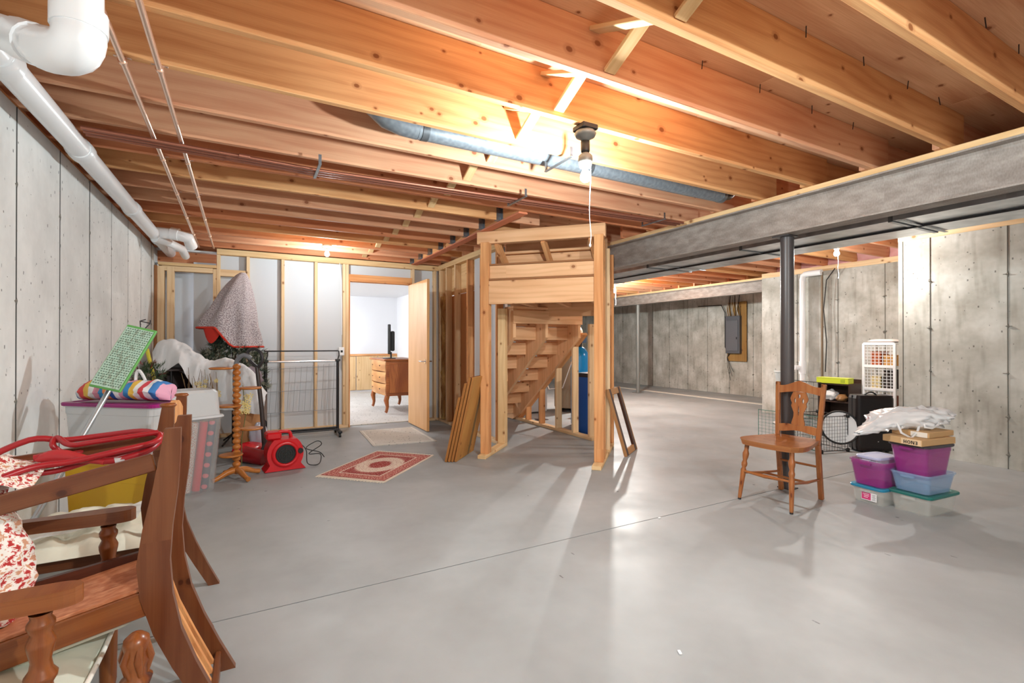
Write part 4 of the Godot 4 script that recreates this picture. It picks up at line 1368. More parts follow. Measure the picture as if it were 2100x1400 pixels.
	for y in [0.02, 0.22, 0.45, 0.668]: part(bk, "shelf", gx().box(V(6.56, y, 3.38), Vector3(0.25, 0.018, 0.34), 0.002), dk)
	part(bk, "back", gx().box(V(6.695, 0.36, 3.38), Vector3(0.012, 0.74, 0.38), 0.002), dk)
	var cl := noise(415, 6.0, 3)
	solo("white_cloth_bundle", blob(V(6.50, 0.525, 3.44), Vector3(0.07, 0.065, 0.075), 415, 0.5), mat(rgb(226, 226, 226), 0.8), "white crumpled cloth bundle on the bookcase shelf", "cloth", V(6.5, 0.46, 3.44))
	solo("leather_shoe", blob(V(6.47, 0.505, 3.30), Vector3(0.10, 0.044, 0.05), 417, 0.35), mat(rgb(150, 108, 66), 0.5), "tan leather shoe on the bookcase shelf", "shoe", V(6.47, 0.46, 3.30))
	solo("paper_stack", gx().box(V(6.52, 0.245, 3.38), Vector3(0.18, 0.03, 0.26), 0.003), mat(rgb(206, 200, 190), 0.8), "stack of pale papers on the lower bookcase shelf", "papers", V(6.52, 0.23, 3.38))
	var lb := thing("lime_box", "bright lime green flat box lying on the dark bookcase", "box", V(6.50, 0.678, 3.42))
	var lbb := part(lb, "box", gx(yaw(0.1, V(6.50, 0.678, 3.40))).box(Vector3(0, 0.033, 0), Vector3(0.16, 0.066, 0.36), 0.004), mat(rgb(214, 226, 62), 0.45))
	part(lb, "lid", gx(yaw(0.1, V(6.50, 0.678, 3.40))).box(Vector3(0, 0.068, 0), Vector3(0.165, 0.006, 0.365), 0.002), mat(rgb(222, 234, 96), 0.4))
	part(lbb, "print", gx(yaw(0.1, V(6.50, 0.678, 3.40))).box(Vector3(-0.0806, 0.034, 0.12), Vector3(0.001, 0.04, 0.05), 0.0), mat(rgb(170, 186, 50), 0.5))
	# pale bucket behind the chair
	var bu := thing("utility_bucket", "pale grey bucket standing behind the wooden chair back", "bucket", V(6.9, 0.0, 4.3))
	part(bu, "pail", gx().lathe([Vector2(0, 0.50), Vector2(0.09, 0.50), Vector2(0.13, 0.76), Vector2(0.14, 0.76), Vector2(0.14, 0.78), Vector2(0.125, 0.77), Vector2(0.088, 0.51), Vector2(0, 0.51)], V(6.9, 0, 4.3), 20), mat(rgb(204, 208, 206), 0.5))
	part(bu, "stand", gx().lathe([Vector2(0, 0), Vector2(0.16, 0), Vector2(0.15, 0.02), Vector2(0.03, 0.05), Vector2(0.03, 0.46), Vector2(0.09, 0.5), Vector2(0, 0.5)], V(6.9, 0, 4.3), 16), mat(rgb(196, 198, 196), 0.6))
	# electrical panel with its board and cables
	var ep := thing("electrical_panel", "grey electrical panel on a wooden board on the far wall", "electrical panel", V(9.78, 0.78, 7.25))
	part(ep, "backing_board", wood_uv(gx()).box(V(9.812, 1.45, 7.235), Vector3(0.016, 1.36, 0.50), 0.002), mat(rgb(170, 150, 104), 0.8, 0, M.stud.albedo_texture, Vector3(0.2, 1.6, 1)))
	part(ep, "cabinet", gx().box(V(9.775, 1.38, 7.29), Vector3(0.10, 0.86, 0.37), 0.008), mat(rgb(96, 98, 104), 0.45, 0.2))
	var epd := part(ep, "door", gx().box(V(9.718, 1.36, 7.29), Vector3(0.014, 0.70, 0.30), 0.004), mat(rgb(108, 110, 116), 0.4, 0.2))
	part(epd, "latch", gx().box(V(9.708, 1.30, 7.17), Vector3(0.008, 0.05, 0.02), 0.001), M.black)
	for k in 9:
		var nn := 7.13 + 0.04 * k
		part(ep, "cable", gx().tube([V(9.79, 1.80, nn), V(9.76 - 0.02 * sin(k * 2.0), 1.95, nn + 0.02 * sin(k * 1.7)), V(9.75, 2.08, nn + 0.015 * cos(k)), V(9.77, 2.32, nn + 0.03 * sin(k * 3.1))], 0.008, 6), mat(rgb(186, 184, 176), 0.6) if k % 3 else M.dark_metal)
	for k in 3:
		part(ep, "loose_wire", gx().tube([V(9.80, 0.94, 7.44 - 0.02 * k), V(9.78, 0.86, 7.47), V(9.80, 0.6, 7.46 - 0.05 * k), V(9.81, 0.32 + 0.1 * k, 7.40 - 0.04 * k)], 0.005, 5), M.black)
	part(ep, "feed_cable", gx().tube([V(9.80, 0.95, 7.46), V(9.79, 1.1, 7.53), V(9.79, 1.9, 7.53), V(9.78, 2.08, 7.62), V(9.79, 2.10, 8.3)], 0.011, 6), M.black)

func cushion(c: Vector3, s: Vector3, seg := 8) -> G:
	# pillow shape standing on c
	var g := gx(Transform3D(Basis(), c))
	for side in [1.0, -1.0]:
		var rows := []
		for i in seg + 1:
			var row := []
			for j in seg + 1:
				var a := i / float(seg) * 2 - 1
				var b := j / float(seg) * 2 - 1
				var hgt := pow(maxf(1 - pow(absf(a), 4.0), 0) * maxf(1 - pow(absf(b), 4.0), 0), 0.4)
				row.append(Vector3(a * s.x * 0.5, s.y * 0.5 + side * hgt * s.y * 0.5, b * s.z * 0.5))
			rows.append(row)
		if side < 0: rows.reverse()
		g.grid(rows)
	return g
func blob(c: Vector3, s: Vector3, sd: int, amp: float, nu := 14, nv := 20) -> G:
	var q := noise(sd, 1.0, 3)
	var rows := []
	for i in nu + 1:
		var th := PI * i / nu
		var row := []
		for j in nv:
			var ph := TAU * j / nv
			var d := Vector3(sin(th) * cos(ph), cos(th), sin(th) * sin(ph))
			var f := 1.0 + amp * q.get_noise_3d(d.x * 1.3, d.y * 1.3, d.z * 1.3)
			row.append(c + d * s * f)
		rows.append(row)
	return gx().grid(rows, Vector2(1, 1), true)

func build_behind_stairs():
	# water softener: brine tank and resin tank
	var o := thing("brine_tank", "tall royal blue brine tank behind the stair studs", "water tank", V(4.02, 0, 5.12))
	part(o, "tank", loft(gx(yaw(0.1, V(4.02, 0, 5.12))), [[0.34, 0.34, 0.12, 0.0], [0.37, 0.37, 0.13, 0.03], [0.38, 0.38, 0.13, 0.74]], 6, true), mat(rgb(28, 84, 164), 0.35))
	part(o, "lid", loft(gx(yaw(0.1, V(4.02, 0, 5.12))), [[0.40, 0.40, 0.14, 0.74], [0.40, 0.40, 0.14, 0.775], [0.37, 0.37, 0.13, 0.79]], 6, true, true), mat(rgb(30, 36, 48), 0.4))
	var r := thing("resin_tank", "bright blue rounded resin tank with a control valve", "water tank", V(4.2, 0, 5.66))
	var c := V(4.2, 0, 5.66)
	part(r, "cylinder", gx().lathe([Vector2(0, 0.0), Vector2(0.12, 0.0), Vector2(0.128, 0.03), Vector2(0.128, 0.98), Vector2(0.115, 1.05), Vector2(0.075, 1.11), Vector2(0.03, 1.135), Vector2(0, 1.135)], c, 20), mat(rgb(20, 140, 206), 0.22))
	part(r, "valve_neck", gx().lathe([Vector2(0.04, 1.12), Vector2(0.04, 1.19), Vector2(0, 1.19)], c, 12), M.black)
	part(r, "valve_body", gx().box(c + Vector3(0, 1.24, 0), Vector3(0.15, 0.10, 0.14), 0.012), mat(rgb(60, 92, 130), 0.4))
	part(r, "valve_cap", gx().tube([c + Vector3(-0.07, 1.24, 0.07), c + Vector3(-0.10, 1.24, 0.10)], 0.045, 14), mat(rgb(36, 60, 96), 0.35))
	part(r, "inlet_pipe", gx().tube([c + Vector3(-0.05, 1.20, -0.04), c + Vector3(-0.2, 1.17, -0.1), c + Vector3(-0.4, 1.14, -0.16)], 0.012, 8), M.galv)
	part(r, "brine_hose", gx().tube([c + Vector3(-0.12, 1.0, 0.02), c + Vector3(-0.3, 0.55, 0.0), c + Vector3(-0.40, 0.52, -0.2), c + Vector3(-0.38, 0.9, -0.5), c + Vector3(-0.1, 1.1, -0.6)], 0.007, 6), M.white_plastic)
	var h := thing("water_heater", "tan water heater cylinder behind the stair studs", "water heater", V(4.95, 0, 7.0))
	part(h, "cylinder", gx().lathe([Vector2(0, 0.06), Vector2(0.24, 0.06), Vector2(0.25, 0.08), Vector2(0.25, 1.40), Vector2(0.22, 1.46), Vector2(0, 1.47)], V(4.95, 0, 7.0), 24), mat(rgb(166, 148, 124), 0.6))
	part(h, "base_ring", gx().lathe([Vector2(0.2, 0), Vector2(0.2, 0.06), Vector2(0, 0.06)], V(4.95, 0, 7.0), 20), M.dark_metal)
	part(h, "flue", gx().tube([V(4.95, 1.45, 7.0), V(4.95, 2.3, 7.0)], 0.05, 12), M.vent)
	var p := thing("brown_post", "dark brown steel post behind the stair studs", "post", V(3.98, 0, 6.35))
	part(p, "pipe", gx().tube([V(3.98, 0.008, 6.35), V(3.98, 2.36, 6.35)], 0.048, 14), mat(rgb(64, 36, 34), 0.45))
	part(p, "base_plate", gx().box(V(3.98, 0.004, 6.35), Vector3(0.16, 0.008, 0.16), 0.001), mat(rgb(64, 36, 34), 0.45))
	solo("carton", gx(yaw(0.3, V(5.0, 0, 6.35))).box(Vector3(0, 0.3, 0), Vector3(0.3, 0.6, 0.3), 0.006), mat(rgb(196, 152, 96), 0.8), "tan cardboard carton standing behind the stairs", "box", V(5.0, 0, 6.35))
	var pb := thing("grey_appliance", "pale grey metal cabinet behind the lowest stair studs", "appliance", V(4.2, 0, 7.0))
	part(pb, "body", gx().box(V(4.3, 0.45, 7.15), Vector3(0.35, 0.86, 0.4), 0.015), mat(rgb(196, 202, 206), 0.4))
	part(pb, "base", gx().box(V(4.3, 0.012, 7.15), Vector3(0.30, 0.024, 0.34), 0.002), M.black)

func build_leaning():
	# stack of boards leaning on the left stair post
	var base_a := fl(934, 947)
	var base_b := fl(970, 923)
	var dirn := (base_b - base_a)
	dirn.y = 0
	dirn = dirn.normalized()
	var lean := Vector3(-dirn.z, 0, dirn.x)
	if lean.x < 0: lean = -lean
	var bm := [mat(rgb(206, 172, 112), 0.7, 0, M.stud.albedo_texture, Vector3(0.3, 2.0, 1)), mat(rgb(150, 104, 62), 0.7, 0, M.stud.albedo_texture, Vector3(0.3, 2.0, 1)), mat(rgb(190, 146, 92), 0.7, 0, M.stud.albedo_texture, Vector3(0.3, 2.0, 1))]
	var labs := ["tan wood panel with a dark strip leaning against the stair post", "dark edged board leaning behind the tan panel", "lower brown board leaning third in the stack", "shortest board leaning outermost in the stack"]
	for k in 4:
		var a := base_a - lean * (0.030 * k) - dirn * (0.01 * k)
		var hgt: float = [0.86, 0.86, 0.80, 0.66][k]
		var up := (Vector3.UP * 0.976 + lean * 0.218).normalized()
		var wid: float = [0.52, 0.50, 0.46, 0.40][k]
		var o := thing("leaning_board", labs[k], "board", a + dirn * wid * 0.5, "boards leaning on the stair post")
		var nn := dirn.cross(up).normalized()
		var t := Transform3D(Basis(dirn, up, nn), a + dirn * (wid * 0.5) + up * (hgt * 0.5) + Vector3(0, 0.004, 0))
		part(o, "board", wood_uv(gx(t)).box(Vector3.ZERO, Vector3(wid, hgt, 0.022), 0.002), bm[[0, 1, 2, 1][k]])
		if k == 0:
			part(o, "dark_strip", gx(t).box(Vector3(0.08, 0, 0.0117 if nn.z > 0 else -0.0117), Vector3(0.06, hgt - 0.01, 0.002), 0.0), mat(rgb(128, 100, 62), 0.7))
		for s in [-1, 1]: part(o, "edge_strip", wood_uv(gx(t)).box(Vector3(s * (wid * 0.5 + 0.003), 0, 0), Vector3(0.006, hgt, 0.0235), 0.001), bm[2])
	# empty picture frame leaning on the right stair wall
	var f0 := fl(1284, 936)
	var f1 := fl(1309, 917)
	var fd := (f1 - f0)
	fd.y = 0
	var fw := 0.40
	fd = fd.normalized()
	var fl2 := Vector3(-fd.z, 0, fd.x)
	if fl2.x > 0: fl2 = -fl2
	var fu := (Vector3.UP * 0.96 + fl2 * 0.28).normalized()
	var ft := Transform3D(Basis(fd, fu, fd.cross(fu)), f0 + fd * fw * 0.5)
	var fr := thing("picture_frame", "empty dark wooden picture frame leaning on the right stair wall", "picture frame", f0 + fd * fw * 0.5)
	var dm := mat(rgb(66, 36, 24), 0.4)
	var lm := mat(rgb(170, 122, 76), 0.6)
	for s in [-1, 1]:
		part(fr, "stile", wood_uv(gx(ft)).box(Vector3(s * (fw * 0.5 - 0.035), 0.36, 0), Vector3(0.07, 0.72, 0.03), 0.006), dm)
		part(fr, "rail", wood_uv(gx(ft)).box(Vector3(0, 0.036 if s < 0 else 0.684, 0), Vector3(fw - 0.142, 0.07, 0.03), 0.006), lm)
		part(fr, "outer_edge", wood_uv(gx(ft)).box(Vector3(s * (fw * 0.5 + 0.006), 0.36, 0), Vector3(0.012, 0.72, 0.034), 0.002), lm)

func build_room_beyond():
	# oak dresser with a television
	var o := thing("oak_dresser", "oak dresser with curved front and carved feet in finished room", "dresser", V(2.25, 0.012, 8.45))
	var oak := mat(rgb(176, 112, 54), 0.4, 0, tex_wood(67, rgb(255, 232, 200), rgb(168, 116, 72), 0, 512, 128, 0.6), Vector3(1.2, 3.0, 1))
	part(o, "case", wood_uv(gx()).box(V(2.25, 0.60, 8.47), Vector3(0.56, 0.58, 1.06), 0.006), oak)
	part(o, "top", wood_uv(gx()).box(V(2.24, 0.905, 8.47), Vector3(0.62, 0.028, 1.12), 0.008), oak)
	var pale := mat(rgb(214, 176, 126), 0.4, 0, oak.albedo_texture, Vector3(1.2, 3, 1))
	for k in 3:
		var y0 := 0.325 + 0.195 * k
		var rows := []
		for i in 5:
			var row := []
			for j in 13:
				var b := j / 12.0
				row.append(V(1.97 - 0.05 * sin(b * PI) - 0.008 * sin(i / 4.0 * PI), y0 + 0.18 * i / 4.0, 7.96 + 1.02 * b))
			rows.append(row)
		var d := part(o, "drawer", gx().grid(rows, Vector2(1, 0.2)), pale)
		for b in [0.25, 0.75]:
			part(d, "pull", gx().lathe([Vector2(0, 0), Vector2(0.012, 0.003), Vector2(0.018, 0.016), Vector2(0, 0.022)], V(1.93, y0 + 0.08, 7.96 + b), 8), M.dark_metal)
	part(o, "side_panel", wood_uv(gx()).box(V(2.25, 0.60, 7.93), Vector3(0.46, 0.48, 0.012), 0.003), oak)
	for x in [2.0, 2.48]:
		for nn in [7.98, 8.95]:
			part(o, "foot", gx().tube([V(x, 0.32, nn), V(x - 0.02, 0.24, nn), V(x, 0.13, nn), V(x - 0.015, 0.06, nn), V(x - 0.03, 0.04, nn)], [0.040, 0.042, 0.026, 0.024, 0.026], 10), oak)
	var t := thing("television", "black flat television seen edge-on standing on the oak dresser", "television", V(2.2, 0.92, 8.5))
	part(t, "screen", gx(yaw(-0.25, V(2.15, 0.92, 8.45))).box(Vector3(0, 0.33, 0), Vector3(0.05, 0.50, 0.85), 0.01), M.black_gloss)
	part(t, "rear_housing", gx(yaw(-0.25, V(2.15, 0.92, 8.45))).box(Vector3(0.055, 0.30, 0), Vector3(0.07, 0.34, 0.5), 0.02), M.black)
	part(t, "neck", gx(yaw(-0.25, V(2.15, 0.92, 8.45))).box(Vector3(0.03, 0.06, 0), Vector3(0.03, 0.10, 0.1), 0.006), M.black)
	part(t, "stand_base", loft(gx(yaw(-0.25, V(2.15, 0.92, 8.45))), [[0.22, 0.42, 0.08, 0.0], [0.22, 0.42, 0.08, 0.012]], 5, true, true), M.black_gloss)
	# mat in the doorway and the patterned rug
	var m0 := [fl(737, 884), fl(765, 915), fl(896, 905), fl(846, 876)]
	var g := gx()
	for i in 4: m0[i].y = 0.008
	g.quad(m0[0], m0[1], m0[2], m0[3], Vector3.UP, Vector2(0, 0), Vector2(0, 1.2), Vector2(0.8, 1.2), Vector2(0.8, 0))
	for i in 4:
		var a: Vector3 = m0[i]
		var b: Vector3 = m0[(i + 1) % 4]
		var nn := (b - a).cross(Vector3.UP).normalized()
		var c: Vector3 = (m0[0] + m0[2]) * 0.5
		if nn.dot((a + b) * 0.5 - c) < 0: nn = -nn
		g.quad(a, b, b - Vector3(0, 0.008, 0), a - Vector3(0, 0.008, 0), nn)
	var mt := thing("door_mat", "plain beige mat lying in front of the open door", "mat", (m0[0] + m0[2]) * 0.5 * Vector3(1, 0, 1))
	part(mt, "pile", g, M.carpet)
	var bd := gx()
	for i in 4: bd.bar(m0[i].lerp((m0[0] + m0[2]) * 0.5, 0.08), m0[(i + 1) % 4].lerp((m0[0] + m0[2]) * 0.5, 0.08), 0.02, 0.006, Vector3.UP, 0.002)
	part(mt, "border", bd, mat(rgb(214, 210, 202), 1.0))
	var cs := [fl(651, 977), fl(789, 988), fl(890, 935), fl(772, 925)]
	var u: Vector3 = ((cs[2] - cs[1]) + (cs[3] - cs[0])) * 0.5
	var v: Vector3 = ((cs[1] - cs[0]) + (cs[2] - cs[3])) * 0.5
	var ctr: Vector3 = (cs[0] + cs[1] + cs[2] + cs[3]) * 0.25
	var n1 := noise(501, 0.16, 2)
	var n2 := noise(502, 0.08, 2)
	var rt := tex(320, 208, func(x: int, y: int) -> Color:
		var a := absf(x / 319.0 - 0.5) * 2.0
		var b := absf(y / 207.0 - 0.5) * 2.0
		var red := rgb(150, 40, 38)
		var dk := rgb(112, 28, 30)
		var cr := rgb(222, 204, 186)
		var n := n1.get_noise_2d(absf(x - 159.5) * 1.3, absf(y - 103.5) * 1.3)
		if a > 0.965 or b > 0.95: return cr
		if a > 0.945 or b > 0.925: return dk
		if a > 0.74 or b > 0.64: return cr.lerp(red, 0.85) if n > -0.12 else rgb(224, 176, 158)
		if a > 0.71 or b > 0.60: return cr
		var r := Vector2(a, b * 0.9).length() + n * 0.10
		if r < 0.25: return red.lerp(cr, 0.6) if n > 0.22 else red
		if r < 0.56: return cr if n < 0.42 else red
		return red.lerp(cr, 0.55) if n > 0.16 else (dk if n < -0.3 else red))
	var rug := thing("patterned_rug", "small red and cream oriental rug with fringed ends", "rug", Vector3(ctr.x, 0, ctr.z))
	var rg := gx()
	var P := func(a: float, b: float, y: float) -> Vector3: return Vector3(ctr.x, y, ctr.z) + u * a + v * b
	rg.quad(P.call(-0.5, -0.5, 0.008), P.call(-0.5, 0.5, 0.008), P.call(0.5, 0.5, 0.008), P.call(0.5, -0.5, 0.008), Vector3.UP, Vector2(0, 0), Vector2(0, 1), Vector2(1, 1), Vector2(1, 0))
	for e in [[-0.5, -0.5, -0.5, 0.5], [-0.5, 0.5, 0.5, 0.5], [0.5, 0.5, 0.5, -0.5], [0.5, -0.5, -0.5, -0.5]]:
		var a: Vector3 = P.call(e[0], e[1], 0.008)
		var b: Vector3 = P.call(e[2], e[3], 0.008)
		var nn := (b - a).cross(Vector3.UP).normalized()
		if nn.dot((a + b) * 0.5 - ctr) < 0: nn = -nn
		rg.quad(a, b, b - Vector3(0, 0.008, 0), a - Vector3(0, 0.008, 0), nn, Vector2(0.001, 0.001), Vector2(0.001, 0.001), Vector2(0.001, 0.001), Vector2(0.001, 0.001))
	part(rug, "pile", rg, mat(Color.WHITE, 1.0, 0, rt))
	for s in [-1.0, 1.0]:
		var fg := gx()
		for k in 70:
			var b := (k + 0.5) / 70.0 - 0.5
			var p: Vector3 = P.call(s * 0.5, b, 0.005)
			var e: Vector3 = P.call(s * (0.53 + 0.008 * sin(k * 1.9)), b + 0.004 * sin(k * 2.7), 0.003)
			fg.bar(p, e, 0.005, 0.003, Vector3.UP, 0.0)
		var ff := part(rug, "fringe", fg, mat(rgb(226, 216, 200), 1.0))

# ---------------------------------------------------------------- left side things
func smooth_path(p: Array, sub := 5) -> Array:
	var c := Curve3D.new()
	for i in p.size():
		var t: Vector3 = (p[mini(i + 1, p.size() - 1)] - p[maxi(i - 1, 0)]) / 6.0
		c.add_point(p[i], -t, t)
	var out := []
	for i in (p.size() - 1) * sub + 1: out.append(c.samplef(float(i) / sub))
	return out

func curved_post(shift: Vector3, nn: float) -> G:
	var cl := [[-0.200, 0.928, 0.040], [-0.206, 0.86, 0.050], [-0.218, 0.75, 0.062], [-0.236, 0.64, 0.072], [-0.246, 0.54, 0.080], [-0.238, 0.44, 0.078], [-0.212, 0.33, 0.068], [-0.170, 0.22, 0.060], [-0.120, 0.11, 0.052], [-0.066, 0.0, 0.046]]
	var prs := []
	for q in cl: prs.append([Vector2(q[0] - q[2] * 0.5, q[1]), Vector2(q[0] + q[2] * 0.5, q[1])])
	var g := wood_uv(gx(Transform3D(Basis(), shift)))
	g.strip(prs, -nn - 0.014, -nn + 0.014)
	return g

func build_front_chairs():
	var wt := tex_wood(73, rgb(255, 226, 196), rgb(196, 140, 100), 3, 512, 128)
	var red := mat(rgb(118, 80, 54), 0.34, 0, wt, Vector3(1.0, 4.0, 1))
	var dark := mat(rgb(88, 50, 34), 0.4, 0, wt, Vector3(1.0, 4.0, 1))
	var honey := mat(rgb(140, 92, 52), 0.3, 0, wt, Vector3(1.0, 4.0, 1))
	var pale := mat(rgb(226, 186, 140), 0.6, 0, wt, Vector3(1.0, 4.0, 1))
	# dining chair turned upside down on the armchair: feet up, back to the floor
	var a := thing("upturned_chair", "brown wooden dining chair turned upside down with feet up", "chair", V(-0.35, 0, 1.9))
	for nn in [1.75, 2.04]:
		part(a, "rear_leg", curved_post(Vector3.ZERO, nn), red)
		plank(a, "side_stretcher", V(-0.245, 0.832 if nn < 1.9 else 0.842, nn), V(-0.80, 0.705 if nn < 1.9 else 0.79, nn), 0.022, 0.052, red)
		part(a, "front_leg", wood_uv(gx()).box(V(-0.80, 0.62, nn), Vector3(0.035, 0.56, 0.035), 0.004), red)
	plank(a, "side_rail", V(-0.262, 0.424, 1.752), V(-0.80, 0.313, 1.752), 0.022, 0.072, honey)
	plank(a, "side_rail", V(-0.262, 0.452, 2.03), V(-0.80, 0.370, 2.03), 0.024, 0.072, dark)
	plank(a, "rear_rail", V(-0.262, 0.44, 1.768), V(-0.262, 0.44, 2.016), 0.022, 0.072, dark)
	var bq := noise(720, 0.05, 3)
	var bt := tex(256, 256, func(x: int, y: int) -> Color:
		var s := bq.get_noise_2d(x * 0.8, y * 1.4)
		return rgb(176, 104, 66).lerp(rgb(206, 142, 104), clampf(0.4 + s * 1.0, 0, 1)))
	var sb := gx()
	sb.bar(V(-0.268, 0.464, 1.885), V(-0.79, 0.356, 1.885), 0.268, 0.010, Vector3.UP, 0.002)
	part(a, "seat_board", sb, mat(Color.WHITE, 0.5, 0, bt, Vector3(2, 2, 1)), "worn orange underside of the seat")
	var scu := gx(Transform3D(Basis(Vector3.BACK, 0.205), V(-0.53, 0.33, 1.89)))
	loft(scu, [[0.46, 0.22, 0.03, -0.02], [0.50, 0.26, 0.03, 0.0], [0.50, 0.26, 0.03, 0.035]], 4, true, true)
	part(a, "seat_cushion", scu, mat(rgb(222, 218, 202), 0.95), "cream seat cushion facing down")
	# pierced splat and slats of its back, hanging below the seat
	var cl := [[-0.246, 0.47], [-0.238, 0.40], [-0.212, 0.31], [-0.168, 0.20], [-0.112, 0.07]]
	for k in 4:
		var prs := []
		for q in cl: prs.append([Vector2(q[0] - 0.006, q[1]), Vector2(q[0] + 0.006, q[1])])
		var n0: float = 1.80 + 0.055 * k
		var g := wood_uv(gx())
		g.strip(prs, -n0 - 0.020, -n0)
		part(a, "back_slat", g, pale)
	var vs := wood_uv(gx())
	for q in [[-0.252, 0.55, -0.243, 0.44, 0.10], [-0.240, 0.42, -0.215, 0.32, 0.09]]:
		vs.bar(V(q[0], q[1], 1.90), V(q[2], q[3], 1.90), q[4], 0.012, Vector3.RIGHT, 0.003)
	part(a, "splat", vs, pale)
	part(a, "crest_rail", wood_uv(gx()).box(V(-0.098, 0.05, 1.895), Vector3(0.020, 0.06, 0.258), 0.005), red)
	# second chair behind it with a wrinkled cream cushion
	var b := thing("cushioned_chair", "brown wooden chair with wrinkled cream cushion near yellow tote", "chair", V(-0.5, 0, 2.55))
	var sh := Vector3(-0.085, 0, 0)
	for nn in [2.35, 2.785]:
		part(b, "back_post", curved_post(sh, nn), red)
		part(b, "post_cap", gx().lathe([Vector2(0, 0.010), Vector2(0.024, 0.008), Vector2(0.030, 0.0), Vector2(0.024, -0.006)], V(-0.286, 0.933, nn), 14, 1.0, 0.7), honey)
		part(b, "front_leg", wood_uv(gx()).box(V(-0.83, 0.20, nn), Vector3(0.036, 0.40, 0.036), 0.004), red)
		plank(b, "side_rail", V(-0.345, 0.375, nn), V(-0.815, 0.375, nn), 0.022, 0.055, red)
	var cp := []
	for i in 9:
		var v := i / 8.0
		cp.append([Vector2(v * 0.405, 0.05 + 0.05 * sin(v * PI)), Vector2(v * 0.405, 0.0 + 0.012 * sin(v * PI))])
	var cg := wood_uv(gx(Transform3D(Basis(Vector3(0, 0, -1), Vector3.UP, Vector3.RIGHT), V(-0.29, 0.83, 2.365))))
	cg.strip(cp, -0.011, 0.011)
	part(b, "crest_rail", cg, pale)
	plank(b, "rear_rail", V(-0.33, 0.375, 2.365), V(-0.33, 0.375, 2.77), 0.022, 0.055, red)
	var qn := noise(733, 1.6, 3)
	var rows := []
	for i in 25:
		var row := []
		for j in 25:
			var u := i / 24.0 * 2 - 1
			var v := j / 24.0 * 2 - 1
			var e := pow(maxf((1 - pow(absf(u), 6.0)) * (1 - pow(absf(v), 6.0)), 0.0), 0.5)
			var wr := 0.011 * sin(u * 13.0 + 3.0 * qn.get_noise_2d(u, v)) * e + 0.012 * qn.get_noise_2d(u * 1.5 + 3, v * 1.5)
			row.append(V(-0.560 + u * 0.222, 0.405 + 0.045 * e + wr * e, 2.57 + v * 0.285))
		rows.append(row)
	var fabric := mat(rgb(226, 222, 204), 0.95)
	var cu := gx()
	cu.grid(rows)
	var low := []
	for row in rows:
		var r2 := []
		for p in row: r2.append(Vector3(p.x, 0.404, p.z))
		low.append(r2)
	cu.grid(low)
	part(b, "seat_cushion", cu, fabric, "wrinkled cream cushion")
	# clear plastic pouch on the cushion
	var pr := []
	for i in 13:
		var row := []
		for j in 9:
			var u := i / 12.0
			var v := j / 8.0
			var c := V(lerpf(-0.72, -0.40, u), 0.473 + 0.012 * sin(u * PI) * sin(v * PI) + 0.010 * qn.get_noise_2d(u * 4 + 8, v * 4), lerpf(2.33, 2.56, v) + 0.12 * u)
			row.append(c)
		pr.append(row)
	var pouch := thing("plastic_pouch", "clear plastic pouch with green print on the cream cushion", "bag", V(-0.56, 0.465, 2.5))
	part(pouch, "film", gx().grid(pr), clear(rgb(240, 242, 246), 0.5, 0.12))
	var mt := Transform3D(Basis(Vector3(0.93, 0, -0.36), Vector3(-0.25, 0.75, -0.62).normalized(), Vector3(0.27, 0.66, 0.70)).orthonormalized(), V(-0.60, 0.492, 2.43))
	lettering(pouch, "Cottons", mt, 0.030, mat(rgb(86, 74, 130), 0.5))
	var leaf := gx()
	for k in 7: leaf.box(mt * Vector3(-0.035 + 0.012 * k, -0.020 - 0.004 * (k % 3), 0.001), Vector3(0.012, 0.003, 0.007), 0.001)
	part(pouch, "green_print", leaf, mat(rgb(112, 186, 160), 0.6))
	# armchair against the wall facing the room
	var c := thing("armchair", "wooden armchair with turned arm posts holding the upturned chair", "chair", V(-0.62, 0, 1.8))
	var tp := [[0.020, 0.0], [0.024, 0.05], [0.026, 0.30], [0.027, 0.52], [0.024, 0.66], [0.022, 0.70], [0.030, 0.725], [0.031, 0.74], [0.022, 0.765], [0.019, 0.80], [0.026, 0.86], [0.027, 0.88], [0.019, 0.915], [0.026, 0.945], [0.026, 0.96], [0.019, 0.98], [0.022, 1.0]]
	for nn in [1.51, 2.12]:
		var g := gx()
		turned(g, V(-0.425, 0.0, nn), V(-0.425, 0.555, nn), tp, 16)
		part(c, "arm_post", g, honey)
		var prs := []
		for i in 61:
			var v := i / 60.0
			var x := lerpf(-0.93, -0.350, v)
			var w := lerpf(0.020, 0.032, smoothstep(0.5, 0.85, v))
			if v > 0.9: w *= sqrt(maxf(1.0 - pow((v - 0.9) / 0.1, 2.0), 0.0)) * 0.85 + 0.15
			prs.append([Vector2(x, -w), Vector2(x, w)])
		var ag := wood_uv(gx(Transform3D(Basis(Vector3.RIGHT, Vector3.BACK, Vector3.DOWN), V(0, 0.588, nn))))
		ag.strip(prs, -0.018, 0.022)
		part(c, "arm", ag, honey if nn < 1.8 else red)
		part(c, "back_post", wood_uv(gx()).box(V(-0.93, 0.36, nn), Vector3(0.04, 0.72, 0.035), 0.005), red)
	part(c, "front_rail", wood_uv(gx()).box(V(-0.42, 0.235, 1.815), Vector3(0.022, 0.07, 0.55), 0.003), honey)
	part(c, "rear_rail", wood_uv(gx()).box(V(-0.93, 0.235, 1.815), Vector3(0.022, 0.07, 0.57), 0.003), honey)
	part(c, "crest_rail", wood_uv(gx()).box(V(-0.93, 0.67, 1.815), Vector3(0.024, 0.07, 0.57), 0.006), red)
	part(c, "seat_cushion", cushion(V(-0.63, 0.225, 1.80), Vector3(0.50, 0.09, 0.52), 12), mat(rgb(204, 206, 190), 0.95), "flat grey green cushion")
